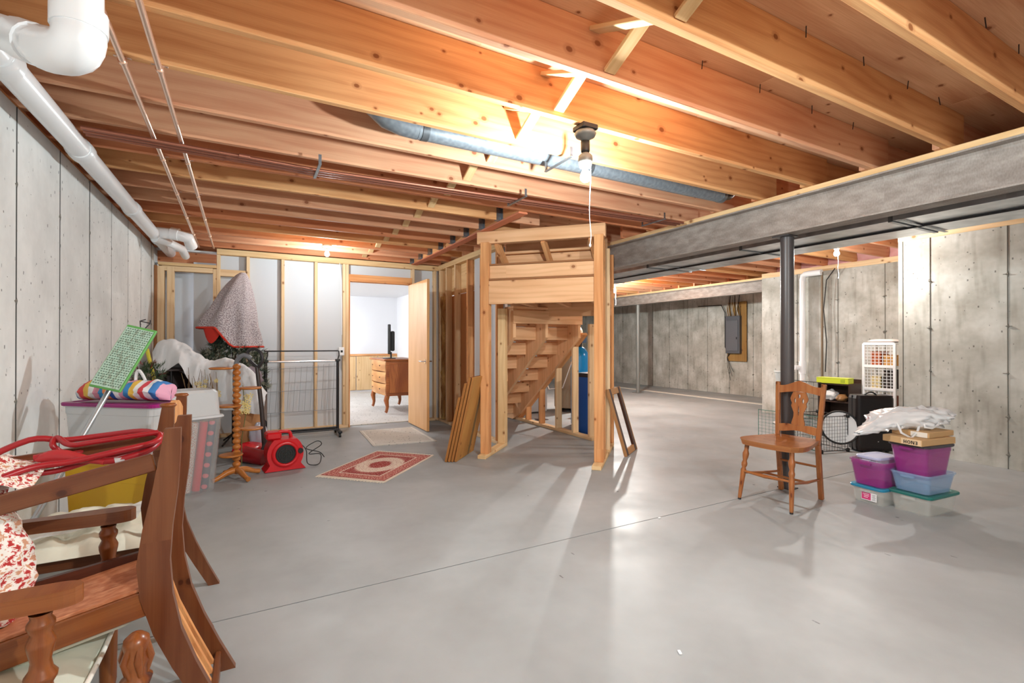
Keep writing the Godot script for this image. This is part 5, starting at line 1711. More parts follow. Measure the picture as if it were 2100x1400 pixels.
	part(c, "piping", gx().tube(smooth_path([V(-0.385, 0.272, 1.55), V(-0.375, 0.278, 1.8), V(-0.385, 0.272, 2.05)]), 0.007, 8), mat(rgb(236, 232, 222), 0.9))
	var lp := gx()
	lp.lathe([Vector2(0.020, 0), Vector2(0.024, 0.02), Vector2(0.022, 0.10), Vector2(0.024, 0.26), Vector2(0.033, 0.285), Vector2(0.036, 0.295), Vector2(0.024, 0.305), Vector2(0.028, 0.33), Vector2(0.034, 0.345), Vector2(0.026, 0.365), Vector2(0.030, 0.385), Vector2(0.028, 0.40), Vector2(0.014, 0.413), Vector2(0, 0.416)], V(-0.262, 0, 1.60), 18)
	part(c, "carved_leg", lp, honey)
	for k in 6:
		var an := TAU * k / 6.0
		var p := V(-0.262, 0.39, 1.60) + Vector3(cos(an), 0, sin(an)) * 0.022
		part(c, "carving", gx().tube([p, p + Vector3(cos(an + 0.7) * 0.012, -0.04, sin(an + 0.7) * 0.012), p + Vector3(0, -0.085, 0)], [0.007, 0.010, 0.005], 8), honey)
	part(c, "leg_bracket", wood_uv(gx()).box(V(-0.335, 0.245, 1.60), Vector3(0.15, 0.04, 0.03), 0.004), honey)
	# red toile cloth bag on the seat of the tall chair
	var tq := noise(741, 0.045, 4)
	var tq2 := noise(742, 0.12, 2)
	var tt := tex(256, 256, func(x: int, y: int) -> Color:
		var s := tq.get_noise_2d(x, y) + 0.35 * tq2.get_noise_2d(x, y)
		var c0 := rgb(236, 230, 222)
		if s > 0.30: return rgb(176, 48, 46)
		if s > 0.16 and s < 0.22: return rgb(196, 84, 76)
		if s < -0.34: return rgb(206, 150, 120)
		return c0)
	var toile := mat(Color.WHITE, 0.9, 0, tt, Vector3(1.1, 1.1, 1))
	var bag := thing("toile_bag", "cream cloth bag with red toile print beside the upturned chair", "bag", V(-0.69, 0.40, 1.90))
	var br := []
	for i in 21:
		var row := []
		for j in 28:
			var u := i / 20.0
			var an := TAU * j / 28.0
			var w := lerpf(0.155, 0.115, u) * (1.0 + 0.12 * qn.get_noise_3d(u * 3, cos(an), sin(an)) * 2.0)
			if u > 0.93: w *= (1.0 - u) / 0.07 * 0.9 + 0.1
			row.append(V(-0.695 + cos(an) * w * 0.85 + 0.02 * sin(u * 5), 0.405 + 0.40 * u, 1.895 + sin(an) * w * 0.70))
		br.append(row)
	part(bag, "bag_body", gx().grid(br, Vector2(1.3, 1.0), true), toile)
	var flap := []
	for i in 13:
		var row := []
		for j in 9:
			var u := i / 12.0
			var v := j / 8.0
			row.append(V(lerpf(-0.82, -0.53, u), 0.862 - 0.05 * u * u - 0.06 * absf(v - 0.5) + 0.02 * qn.get_noise_2d(u * 3 + 20, v * 3), lerpf(1.78, 2.12, v)))
		flap.append(row)
	part(bag, "flap", gx().grid(flap, Vector2(1.2, 1.0)), toile)
	# red cables on the rails
	var cb := thing("jumper_cable", "coiled red jumper cables lying across the upturned chair stretchers", "cable", V(-0.45, 0.86, 1.95))
	var rm := mat(rgb(158, 26, 34), 0.35)
	var paths := [
		[pd(-60, 955, 1.42), pd(60, 902, 1.5), pd(135, 902, 1.55), pd(210, 893, 1.6), pd(290, 884, 1.62), pd(328, 892, 1.6), pd(312, 908, 1.56), pd(240, 925, 1.5), pd(150, 946, 1.44), pd(60, 960, 1.38), pd(-60, 1005, 1.28)],
		[pd(-40, 985, 1.36), pd(70, 972, 1.42), pd(130, 962, 1.46), pd(200, 940, 1.5), pd(280, 920, 1.56), pd(330, 900, 1.62), pd(320, 888, 1.66), pd(230, 902, 1.62), pd(150, 930, 1.54), pd(110, 915, 1.5), pd(118, 897, 1.52), pd(145, 912, 1.5), pd(200, 905, 1.52), pd(325, 886, 1.6)],
		[pd(70, 940, 1.44), pd(120, 932, 1.47), pd(170, 940, 1.48), pd(230, 944, 1.5), pd(300, 925, 1.55), pd(326, 905, 1.6)]]
	for k in 3:
		part(cb, "cable", gx().tube(smooth_path(paths[k]), [0.0095, 0.0085, 0.011][k], 8), rm)
	part(cb, "flat_strap", gx().tube(smooth_path([pd(72, 944, 1.43), pd(110, 936, 1.45), pd(165, 940, 1.47), pd(215, 947, 1.49)]), [0.003, 0.006, 0.012, 0.016, 0.019, 0.021, 0.022, 0.022, 0.021, 0.018, 0.015, 0.013, 0.011, 0.010, 0.009, 0.009], 8), mat(rgb(170, 36, 40), 0.45))
	part(cb, "tape_band", gx().tube([pd(236, 945, 1.502), pd(262, 938, 1.522)], 0.0125, 10), mat(rgb(190, 190, 190), 0.5))

func build_left_pile():
	# yellow tote with a clear bin and magenta lid on it
	var A := Vector2(-0.90, 3.50)
	var B := Vector2(-0.45, 3.12)
	var u := (B - A).normalized()
	var q := Vector2(-u.y, u.x)
	if q.x < 0: q = -q
	var c := (A + B) * 0.5 + q * 0.10
	var ang := atan2(u.y, u.x)
	tub("yellow_tote", "opaque yellow plastic tote under the clear bin with magenta lid", V(c.x, 0, c.y), ang, 0.60, 0.205, 0.53, mat(rgb(226, 178, 34), 0.4), mat(rgb(214, 166, 30), 0.4), 0.88)
	var wh := clear(rgb(228, 230, 232), 0.66, 0.3)
	var lidm := mat(rgb(150, 26, 112), 0.3)
	tub("storage_bin", "clear bin with magenta lid stacked on the yellow tote", V(c.x, 0.543, c.y), ang, 0.60, 0.205, 0.305, wh, lidm, 0.9)
	# striped bag on the lid
	var sc := [rgb(54, 120, 190), rgb(238, 238, 240), rgb(224, 84, 84), rgb(236, 196, 92), rgb(240, 240, 240), rgb(220, 150, 170), rgb(60, 150, 206), rgb(240, 150, 96), rgb(40, 92, 170), rgb(240, 238, 240), rgb(216, 150, 172), rgb(56, 132, 190), rgb(236, 190, 80), rgb(240, 240, 240), rgb(218, 76, 86), rgb(238, 238, 240), rgb(60, 122, 186), rgb(222, 160, 184)]
	var st := tex(512, 8, func(x: int, y: int) -> Color: return sc[mini(x * sc.size() / 512, sc.size() - 1)])
	var s0 := V(-0.82, 0.862, 3.53)
	var s1 := V(-0.385, 0.862, 3.27)
	var sax := (s1 - s0).normalized()
	var ssd := Vector3(-sax.z, 0, sax.x)
	var rows := []
	var n5 := noise(801, 2.0, 2)
	for i in 33:
		var w := i / 32.0
		var p := s0.lerp(s1, w)
		var row := []
		for j in 20:
			var an := TAU * j / 20.0
			var cap := sqrt(maxf(1.0 - pow(absf(w * 2.0 - 1.0), 10.0), 0.0002))
			var k := cap * 0.095 + cap * 0.015 * n5.get_noise_2d(i * 0.12, j * 0.2)
			var hh := (0.3 + 0.7 * cap) * 0.055 + 0.010 * n5.get_noise_2d(i * 0.1 + 9, j * 0.1)
			row.append(p + ssd * cos(an) * k + Vector3(0, hh + sin(an) * hh * (1.0 if sin(an) > 0 else 0.95), 0))
		rows.append(row)
	var bag := thing("striped_bag", "folded bag with colourful stripes lying on the magenta lid", "bag", V(-0.57, 0.862, 3.35))
	var sg := gx()
	# stripes run around it: u along the length
	var tr := []
	for j in 21:
		var r2 := []
		for i in 33: r2.append(rows[i][j % 20])
		tr.append(r2)
	sg.grid(tr, Vector2(1, 1))
	part(bag, "bag_body", sg, mat(Color.WHITE, 0.75, 0, st))
	part(bag, "strap", gx().tube(smooth_path([pd(278, 782, 2.98), pd(280, 765, 3.0), pd(286, 760, 3.0), pd(296, 775, 2.98), pd(300, 790, 2.95)]), 0.009, 8), mat(rgb(236, 234, 236), 0.9))
	# flat mop standing head up
	var mp := thing("flat_mop", "green flat mop standing head up on an aluminium pole", "mop", V(-0.95, 0, 2.5))
	var p0 := pd(225, 798, 2.42)
	var p1 := pd(72, 1062, 2.05)
	var p2 := p1 + (p1 - p0) * ((p1.y - 0.008) / (p0.y - p1.y))
	part(mp, "pole", gx().tube([p0 + (p0 - p1).normalized() * 0.12, p1, p2], 0.0125, 12), mat(rgb(176, 180, 184), 0.3, 0.7))
	var h0 := pd(292, 674, 2.52)
	var h1 := pd(216, 797, 2.36)
	var hu := (h0 - h1).normalized()
	var hr := (pd(319, 683, 2.52) - pd(264, 664, 2.52)).normalized()
	hr = (hr - hu * hr.dot(hu)).normalized()
	var hn := hr.cross(hu)
	var ht := Transform3D(Basis(hr, hu, hn), (h0 + h1) * 0.5)
	var HL := (h0 - h1).length()
	part(mp, "head_plate", gx(ht).box(Vector3(0, 0, -0.012), Vector3(0.135, HL, 0.016), 0.004), mat(rgb(110, 104, 90), 0.6))
	part(mp, "pad_border", gx(ht).box(Vector3(0, 0, 0.002), Vector3(0.150, HL + 0.008, 0.012), 0.004), mat(rgb(104, 170, 92), 0.8))
	var mn := noise(811, 0.03, 3)
	var mtx := tex(160, 384, func(x: int, y: int) -> Color:
		var d := mn.get_noise_2d(x * 1.5, y * 0.6) - absf(x - 80.0) / 260.0
		var base := rgb(186, 214, 198)
		return base.lerp(rgb(120, 116, 96), clampf(d * 1.2 + 0.1, 0, 0.5)))
	part(mp, "pad", gx(ht).box(Vector3(0, -0.004, 0.007), Vector3(0.138, HL - 0.018, 0.008), 0.003), mat(Color.WHITE, 0.95, 0, mtx, Vector3(1.0, 1.0, 1)))
	var pdm: MeshInstance3D = mp.get_child(mp.get_child_count() - 1)
	var pg := gx(ht)
	pg.quad(Vector3(-0.069, -HL * 0.5 + 0.005, 0.0112), Vector3(0.069, -HL * 0.5 + 0.005, 0.0112), Vector3(0.069, HL * 0.5 - 0.010, 0.0112), Vector3(-0.069, HL * 0.5 - 0.010, 0.0112), Vector3(0, 0, 1), Vector2(0, 1), Vector2(1, 1), Vector2(1, 0), Vector2(0, 0))
	var nubs := gx(ht)
	for i in 11:
		for j in 26:
			nubs.box(Vector3(-0.060 + 0.012 * i + 0.003 * (j % 2), -HL * 0.5 + 0.018 + (HL - 0.036) * j / 25.0, 0.012), Vector3(0.0065, 0.0045, 0.002), 0.0)
	pdm.mesh = pg.mesh(mp.position)
	var nb := part(mp, "pad_loops", nubs, mat(rgb(98, 124, 106), 0.95))
	nb.set_meta("kind", "stuff")
	# wire clip at its top
	var clip := gx()
	for s in [-1, 1]: clip.tube([h0 + hr * 0.01 * s + hu * 0.0, h0 + hr * (0.026 * s) + hu * 0.035 + hn * 0.01, h0 + hr * (0.012 * s) + hu * 0.055], 0.0028, 6)
	clip.tube([h0 + hr * -0.026 + hu * 0.035 + hn * 0.01, h0 + hr * 0.026 + hu * 0.035 + hn * 0.01], 0.0028, 6)
	part(mp, "wire_clip", clip, M.dark_metal)
	# bin of wrapping paper with a second bin over it
	var wb := V(-0.50, 0, 4.60)
	var wa := atan2(0.115, 0.225)
	tub("wrapping_bin", "tall clear bin full of wrapping paper rolls on the floor", wb, wa, 0.52, 0.34, 0.585, clear(rgb(226, 230, 232), 0.13, 0.2), null, 0.84)
	var ub := thing("storage_bin", "translucent white bin turned upside down over the wrapping bin", "storage bin", wb + Vector3(0, 0.587, 0))
	part(ub, "tub", loft(gx(yaw(wa, wb + Vector3(0, 0.587, 0))), [[0.545, 0.365, 0.04, 0.0], [0.545, 0.365, 0.04, 0.018], [0.51, 0.33, 0.04, 0.02], [0.49, 0.31, 0.045, 0.20], [0.46, 0.28, 0.05, 0.222]], 5, false, true), clear(rgb(236, 238, 240), 0.72, 0.3))
	part(ub, "rim", loft(gx(yaw(wa, wb + Vector3(0, 0.587, 0))), [[0.555, 0.375, 0.045, 0.0], [0.555, 0.375, 0.045, 0.014]], 5, false, false), clear(rgb(240, 241, 243), 0.8, 0.3))
	var pats := []
	pats.append(tex(64, 512, func(x: int, y: int) -> Color:
		var yy := y % 64
		return rgb(40, 74, 60) if absf(x - 32) < yy * 0.5 else rgb(214, 216, 110)))
	var wn := noise(821, 0.12, 2)
	pats.append(tex(64, 512, func(x: int, y: int) -> Color: return rgb(196, 120, 116) if wn.get_noise_2d(x, y) > 0.12 else rgb(214, 214, 206)))
	pats.append(null)
	pats.append(tex(64, 512, func(x: int, y: int) -> Color:
		var yy := (y + 20) % 80
		return rgb(226, 110, 120) if Vector2(x - 32, yy - 40).length() < 17 else rgb(78, 82, 96)))
	var rl := ["wrapping paper roll with green and yellow triangles inside the bin", "wrapping paper roll with pale red pattern inside the bin", "plain red wrapping paper roll inside the bin", "grey wrapping paper roll with pink dots inside the bin"]
	var rcol := [Color.WHITE, Color.WHITE, rgb(214, 38, 52), Color.WHITE]
	var tw := yaw(wa, wb)
	for k in 4:
		var xx: float = [-0.02, 0.048, 0.116, 0.178][k]
		var b0 := tw * Vector3(xx - 0.02, 0.012, 0.085)
		var b1 := tw * Vector3(xx + 0.030, 0.555, 0.110)
		var o := thing("wrapping_roll", rl[k], "wrapping paper", b0, "wrapping paper rolls in the bin")
		var g := gx()
		var ax := (b1 - b0).normalized()
		var sx := ax.cross(Vector3.BACK).normalized()
		var sz := sx.cross(ax)
		for i in 16:
			var a0 := TAU * i / 16.0
			var a1 := TAU * (i + 1) / 16.0
			var d0 := sx * cos(a0) + sz * sin(a0)
			var d1 := sx * cos(a1) + sz * sin(a1)
			var r := 0.029
			var ua := fposmod(i / 8.0, 1.0)
			g.tri(b0 + d0 * r, b0 + d1 * r, b1 + d1 * r, d0, d1, d1, Vector2(ua, 0), Vector2(ua + 0.125, 0), Vector2(ua + 0.125, 1))
			g.tri(b0 + d0 * r, b1 + d1 * r, b1 + d0 * r, d0, d1, d0, Vector2(ua, 0), Vector2(ua + 0.125, 1), Vector2(ua, 1))
			g.tri(b1, b1 + d0 * r, b1 + d1 * r, ax, ax, ax)
		part(o, "paper", g, mat(rcol[k], 0.45, 0, pats[k]))
		part(o, "core_tube", gx().tube([b1 - ax * 0.01, b1 + ax * 0.004], 0.016, 10), M.kraft)

func build_left_back():
	var honey := mat(rgb(206, 148, 88), 0.3, 0, M.stud.albedo_texture, Vector3(0.4, 2, 1))
	# beaded plant stand
	var at := V(-0.10, 0, 4.86)
	var ps := thing("plant_stand", "honey wood plant stand with beaded post and round shelves", "plant stand", at)
	var prof := []
	var y := 0.05
	prof.append(Vector2(0.016, 0.04))
	for k in 19:
		var hgt := 0.05
		for i in 5:
			var a := i / 4.0
			prof.append(Vector2(0.015 + 0.018 * sqrt(maxf(sin(a * PI), 0.0)), y + hgt * a))
		y += hgt
	prof.append(Vector2(0.0, y + 0.004))
	part(ps, "beaded_post", gx().lathe(prof, at, 14), honey)
	var sh := [[0.985, -0.115, 0.02], [0.80, 0.105, -0.02], [0.66, -0.05, 0.10], [0.43, 0.115, -0.03], [0.23, -0.04, 0.09]]
	for s in sh:
		var c := at + Vector3(s[1], s[0] - 0.19 if false else s[0] * 0.98, s[2])
		part(ps, "round_shelf", gx().lathe([Vector2(0, -0.009), Vector2(0.085, -0.009), Vector2(0.093, -0.003), Vector2(0.093, 0.006), Vector2(0.082, 0.009), Vector2(0, 0.006)], c, 20), honey)
	for k in 4:
		var a := PI / 4 + k * PI / 2 + 0.3
		var d := Vector3(cos(a), 0, sin(a))
		part(ps, "foot", gx().tube([at + Vector3(0, 0.075, 0), at + d * 0.08 + Vector3(0, 0.065, 0), at + d * 0.16 + Vector3(0, 0.03, 0), at + d * 0.20 + Vector3(0, 0.022, 0)], [0.028, 0.026, 0.020, 0.021], 8), honey)
	# garment rack
	var gr := thing("garment_rack", "dark metal rolling garment rack before the stud wall", "garment rack", V(0.58, 0, 6.55))
	var x0 := 0.17
	var x1 := 1.0
	for x in [x0, x1]:
		part(gr, "upright", gx().tube([V(x, 0.07, 6.55), V(x, 0.97, 6.55)], 0.018, 12), M.dark_metal)
		var fb := part(gr, "foot_bar", gx().box(V(x, 0.065, 6.55), Vector3(0.05, 0.03, 0.42), 0.008), M.dark_metal)
		part(gr, "joint", gx().box(V(x, 0.965, 6.55), Vector3(0.06, 0.03, 0.04), 0.006), M.black)
		for dn in [-0.18, 0.18]:
			part(fb, "caster", gx().tube([V(x - 0.012, 0.026, 6.55 + dn), V(x + 0.012, 0.026, 6.55 + dn)], 0.026, 14), M.black)
	part(gr, "hanging_bar", gx().tube([V(x0, 0.955, 6.55), V(x1, 0.955, 6.55)], 0.013, 12), M.chrome)
	part(gr, "top_bar", gx().tube([V(x0 - 0.02, 1.085, 6.59), V(x1 + 0.01, 1.085, 6.59)], 0.009, 10), M.dark_metal)
	for x in [x0, x1]:
		part(gr, "fork", gx().tube([V(x, 0.97, 6.55), V(x + 0.02, 1.03, 6.57), V(x + 0.02, 1.085, 6.59)], 0.008, 8), M.black)
	for dn in [-0.06, 0.0, 0.06]:
		part(gr, "base_bar", gx().tube([V(x0, 0.10 - absf(dn) * 0.3, 6.55 + dn), V(x1, 0.10 - absf(dn) * 0.3, 6.55 + dn)], 0.010, 10), M.dark_metal)
	# wire shelf standing against the drywall
	var wsn := 6.98
	var wr := thing("wire_rack", "thin white wire rack leaning against the drywall behind garment rack", "wire rack", V(0.6, 0, 6.98))
	var wg := gx()
	for k in 12: wg.tube([V(0.22 + 0.07 * k, 0.28, wsn - 0.03), V(0.26 + 0.07 * k, 0.84 + 0.006 * k, wsn + 0.04)], 0.0025, 5, false)
	for yy in [0.28, 0.55, 0.84]: wg.tube([V(0.2, yy, wsn - 0.03 + 0.07 * (yy - 0.28) / 0.56), V(1.08, yy + 0.05 * (yy - 0.28), wsn - 0.03 + 0.07 * (yy - 0.28) / 0.56)], 0.004, 6)
	wg.tube([V(0.24, 0.0, wsn - 0.06), V(0.24, 0.28, wsn - 0.03)], 0.004, 6)
	wg.tube([V(1.0, 0.0, wsn - 0.06), V(1.0, 0.30, wsn - 0.03)], 0.004, 6)
	part(wr, "wires", wg, mat(rgb(150, 152, 156), 0.5))
	# red floor blower with its cord
	var bc := pd(582, 926, 4.55)
	bc.y = 0.155
	var face := Vector3(0.12, 0.0, 0.99).normalized()
	var bt := Transform3D(Basis(Vector3.UP.cross(face).normalized(), Vector3.UP, face), bc)
	var bl := thing("floor_blower", "red floor blower with round black grille and cord", "blower", Vector3(bc.x, 0, bc.z))
	var redp := mat(rgb(206, 22, 32), 0.3)
	var outline := []
	for i in 25:
		var yy := lerpf(-0.150, 0.135, i / 24.0)
		var w := sqrt(maxf(0.155 * 0.155 - yy * yy * 0.8, 0.0))
		if yy < -0.075: w = maxf(w, lerpf(0.175, 0.115, (yy + 0.150) / 0.075))
		if yy > 0.06: w = maxf(w, lerpf(0.105, 0.14, (yy - 0.06) / 0.075)) if yy < 0.11 else w
		outline.append([Vector2(-w, yy), Vector2(w, yy)])
	part(bl, "housing", gx(bt).strip(outline, -0.10, 0.10), redp)
	var rg := gx(bt * Transform3D(Basis(Vector3.RIGHT, PI / 2), Vector3(0, 0.0, 0.10)))
	rg.lathe([Vector2(0.122, 0.0), Vector2(0.118, 0.014), Vector2(0.098, 0.020), Vector2(0.088, 0.012), Vector2(0.086, 0.0)], Vector3.ZERO, 28)
	part(bl, "intake_ring", rg, redp)
	var gg := gx(bt * Transform3D(Basis(), Vector3(0, 0, 0.108)))
	for i in 4:
		var ring := []
		for k in 25: ring.append(Vector3(cos(TAU * k / 24.0), sin(TAU * k / 24.0), 0) * (0.022 + 0.02 * i))
		gg.tube(ring, 0.0022, 5, false)
	for k in 8: gg.bar(Vector3.ZERO, Vector3(cos(TAU * k / 8.0), sin(TAU * k / 8.0), 0) * 0.088, 0.004, 0.004, Vector3.BACK, 0.0)
	part(bl, "grille", gg, mat(rgb(40, 44, 42), 0.4))
	part(bl, "fan_well", gx(bt * Transform3D(Basis(Vector3.RIGHT, PI / 2), Vector3(0, 0, 0.101))).lathe([Vector2(0.088, 0), Vector2(0, 0)], Vector3.ZERO, 24), M.black)
	part(bl, "carry_handle", gx(bt).tube(smooth_path([Vector3(-0.07, 0.125, -0.03), Vector3(-0.05, 0.185, -0.03), Vector3(0.05, 0.185, -0.03), Vector3(0.07, 0.125, -0.03)]), 0.016, 10), redp)
	part(bl, "outlet_duct", gx(bt).box(Vector3(-0.09, 0.165, -0.02), Vector3(0.13, 0.07, 0.15), 0.015), redp)
	part(bl, "switch_knob", gx(bt).tube([Vector3(0.125, 0.02, 0.095), Vector3(0.125, 0.02, 0.125)], 0.024, 12), M.black)
	var bq := bt.basis.x
	part(bl, "cord", gx().tube(smooth_path([bt * Vector3(0.15, 0.06, 0.03), bt * Vector3(0.19, 0.0, 0.05), bt * Vector3(0.20, -0.12, 0.05), V(bc.x + 0.27, 0.012, -bc.z - 0.05), V(bc.x + 0.33, 0.01, -bc.z + 0.06), bt * Vector3(0.33, -0.06, 0.0), bt * Vector3(0.22, -0.04, 0.02), bt * Vector3(0.34, 0.03, 0.0), bt * Vector3(0.30, 0.07, 0.0), bt * Vector3(0.19, 0.02, 0.04), bt * Vector3(0.31, -0.03, 0.05), V(bc.x + 0.36, 0.07, -bc.z - 0.0)]), 0.0042, 6), M.black)
	# upright vacuum: dark handle, grey hose, red body
	var vc := thing("upright_vacuum", "red vacuum cleaner with dark looped handle and grey hose", "vacuum", V(0.03, 0, 5.35))
	part(vc, "wand", gx().tube([pd(543, 915, 4.82), pd(537, 840, 4.82), pd(527, 752, 4.82)], [0.024, 0.021, 0.019], 12), mat(rgb(62, 52, 50), 0.4))
	var lp := [pd(527, 752, 4.82), pd(512, 738, 4.82), pd(508, 722, 4.82), pd(520, 715, 4.82), pd(534, 722, 4.82), pd(538, 740, 4.82), pd(528, 754, 4.82)]
	part(vc, "loop_handle", gx().tube(smooth_path(lp), 0.016, 10), mat(rgb(48, 44, 46), 0.4))
	part(vc, "hose", gx().tube(smooth_path([pd(515, 735, 4.80), pd(500, 728, 4.78), pd(486, 740, 4.78), pd(482, 775, 4.78), pd(484, 830, 4.8), pd(486, 905, 4.8)]), 0.022, 10), mat(rgb(120, 122, 128), 0.45))
	part(vc, "body", blob(pd(512, 926, 4.9), Vector3(0.17, 0.10, 0.16), 831, 0.18), mat(rgb(196, 20, 34), 0.25))
	part(vc, "motor_drum", gx().tube([pd(500, 930, 4.75), pd(545, 940, 4.72)], 0.075, 18), mat(rgb(150, 16, 26), 0.3))
	part(vc, "dust_bag", blob(pd(530, 895, 5.1), Vector3(0.09, 0.14, 0.08), 832, 0.25), clear(rgb(206, 210, 226), 0.7, 0.2))
	part(vc, "hose_joint", gx().tube([pd(538, 928, 4.75), pd(548, 905, 4.85)], 0.026, 12), mat(rgb(60, 58, 60), 0.4))
	# covered artificial tree
	var tc := pd(480, 700, 5.72)
	var tb := Vector3(tc.x, 0, tc.z)
	var tr := thing("artificial_tree", "frosted artificial tree partly covered by a dotted cloth", "tree", tb)
	part(tr, "trunk", gx().tube([tb, tb + Vector3(0, 1.85, 0)], 0.022, 8), mat(rgb(70, 52, 40), 0.8))
	for k in 3:
		var a := TAU * k / 3.0
		part(tr, "stand_leg", gx().tube([tb + Vector3(0, 0.12, 0), tb + Vector3(cos(a) * 0.22, 0.01, sin(a) * 0.22)], 0.01, 6), M.dark_metal)
	var fg := gx()
	var fg2 := gx()
	for k in 900:
		var hy := rng.randf_range(0.62, 1.36)
		var rr := lerpf(0.36, 0.14, smoothstep(0.95, 1.36, hy)) * sqrt(rng.randf_range(0.35, 1.0))
		var a := rng.randf() * TAU
		var p := tb + Vector3(cos(a) * rr, hy, sin(a) * rr)
		var d := Vector3(cos(a), 0.25, sin(a)).normalized()
		spikes(fg if k % 3 else fg2, p, d, 0.075, 16, 0.9, 0.0065)
	part(tr, "foliage", fg, mat(rgb(84, 96, 78), 0.9)).set_meta("kind", "stuff")
	part(tr, "frosted_tips", fg2, mat(rgb(172, 170, 152), 0.9)).set_meta("kind", "stuff")
	# the cloth cone
	var dn := noise(841, 0.22, 1)
	var dots := tex(256, 256, func(x: int, y: int) -> Color:
		var b := rgb(186, 178, 180)
		return rgb(112, 98, 104) if dn.get_noise_2d(x * 1.2, y * 1.2) > 0.22 else b)
	var cloth := thing("tree_cover", "grey pink dotted cloth hung over the artificial tree", "cloth", tb + Vector3(0, 1.35, 0))
	var rows := []
	var fn := noise(842, 1.2, 2)
	for i in 25:
		var row := []
		for j in 48:
			var u := i / 24.0
			var a := TAU * j / 48.0
			# hem hangs lower on the east side
			var hem := 1.36 - 0.22 * smoothstep(-0.1, 0.5, cos(a - 0.5))
			var yy := lerpf(2.02, hem, u)
			var side := cos(a) * 0.878 + sin(a) * 0.478
			var rad := 0.03 + (0.30 - 0.04 * side) * pow(u, 0.72)
			rad *= 1.0 + 0.10 * u * sin(a * 7.0 + 2.0 * fn.get_noise_2d(u, 3.0)) + 0.10 * fn.get_noise_3d(cos(a) * 1.5, u * 2.0, sin(a) * 1.5)
			row.append(tb + Vector3(cos(a) * rad + 0.09 * (1.0 - u), yy, sin(a) * rad * 0.9 + 0.04 * (1.0 - u)))
		rows.append(row)
	part(cloth, "cover", gx().grid(rows, Vector2(2, 0.9), true), mat(Color.WHITE, 0.95, 0, dots))
	var hemr := []
	for j in 49: hemr.append(rows[24][j % 48])
	part(cloth, "red_hem", gx().tube(hemr, 0.012, 6, false), mat(rgb(196, 52, 34), 0.9))
	var red := []
	for i in 7:
		var row := []
		for j in 9:
			var a := PI * 0.62 + 0.75 * j / 8.0
			var p := Vector3(cos(a) * 0.34, 0, sin(a) * 0.30)
			row.append(tb + p * (1.0 - 0.05 * i / 6.0) + Vector3(0, 1.37 - 0.19 * i / 6.0 * sin(PI * (j + 1) / 10.0), 0))
		red.append(row)
	part(cloth, "red_lining", gx().grid(red), mat(rgb(190, 44, 30), 0.95))
	# white dust sheet over stacked furniture
	var top := [[312, 722], [322, 703], [335, 696], [360, 695], [382, 706], [402, 722], [420, 736], [440, 738], [462, 733], [485, 740], [508, 752], [528, 772], [548, 806]]
	var hem := [[314, 745], [320, 760], [330, 768], [352, 752], [366, 745], [384, 772], [400, 800], [420, 830], [440, 838], [462, 840], [485, 842], [508, 845], [540, 850]]
	var sn := noise(851, 0.9, 3)
	var sr := []
	for i in 49:
		var w := i / 48.0 * 12.0
		var k := mini(int(w), 11)
		var f := w - k
		var tx := Vector2(lerpf(top[k][0], top[k + 1][0], f), lerpf(top[k][1], top[k + 1][1], f))
		var hx := Vector2(lerpf(hem[k][0], hem[k + 1][0], f), lerpf(hem[k][1], hem[k + 1][1], f))
		var row := []
		var ridge := pd(tx.x, tx.y, 5.15)
		var front := pd(hx.x, hx.y, 4.97)
		for j in 17:
			var v := j / 16.0
			var p: Vector3
			if v < 0.6:
				var z := v / 0.6
				p = front.lerp(ridge, z)
				p.y = lerpf(front.y, ridge.y, sin(z * PI / 2))
			else:
				var z := (v - 0.6) / 0.4
				p = ridge + Vector3(0.0, 0, -0.30) * z
				p.y = ridge.y - 0.35 * z * z
			var wri := 0.045 * sn.get_noise_2d(i * 0.18, j * 0.12) + 0.02 * sn.get_noise_2d(i * 0.6, j * 0.2 + 9)
			row.append(p + Vector3(0.3, 0.35, 0.9) * wri)
		sr.append(row)
	var ds := thing("dust_sheet", "white dust sheet draped over stacked furniture by the wall", "sheet", V(-0.4, 0.85, 5.55))
	var sm := mat(rgb(222, 222, 224), 0.95)
	part(ds, "sheet", gx().grid(sr), sm)
	# dark wooden cabinet under the sheet
	var dk := mat(rgb(58, 32, 24), 0.5)
	var fu := thing("dark_cabinet", "dark brown open cabinet under the white dust sheet", "cabinet", V(-0.70, 0, 6.35))
	var t := yaw(0.2, V(-0.70, 0, 6.35))
	for x in [-0.20, 0.20]: part(fu, "side", gx(t).box(Vector3(x, 0.455, 0), Vector3(0.03, 0.91, 0.40), 0.004), dk)
	for yy in [0.05, 0.42, 0.68, 0.90]: part(fu, "shelf", gx(t).box(Vector3(0, yy, 0), Vector3(0.37, 0.025, 0.39), 0.003), dk)
	part(fu, "back", gx(t).box(Vector3(0, 0.455, -0.205), Vector3(0.42, 0.90, 0.012), 0.002), dk)
	part(fu, "rail", gx(t).tube([Vector3(-0.06, 0.69, 0.16), Vector3(-0.06, 0.89, 0.16)], 0.012, 8), M.dark_metal)
	# evergreen wreath, yellow stick and dried twigs
	var wc := pd(300, 775, 4.45)
	var gl := thing("evergreen_bundle", "bundle of green artificial branches with red sprigs by wall", "greenery", Vector3(wc.x, 0, wc.z + 0.05))
	var eg := gx()
	var er := gx()
	for k in 150:
		var d := Vector3(rng.randf_range(-1, 1), rng.randf_range(-0.8, 1.0), rng.randf_range(-1, 1))
		var p := wc + d * Vector3(0.13, 0.13, 0.10)
		spikes(eg if k % 9 else er, p, d.normalized(), 0.06, 16, 0.8, 0.0024)
	part(gl, "needles", eg, mat(rgb(72, 92, 62), 0.9)).set_meta("kind", "stuff")
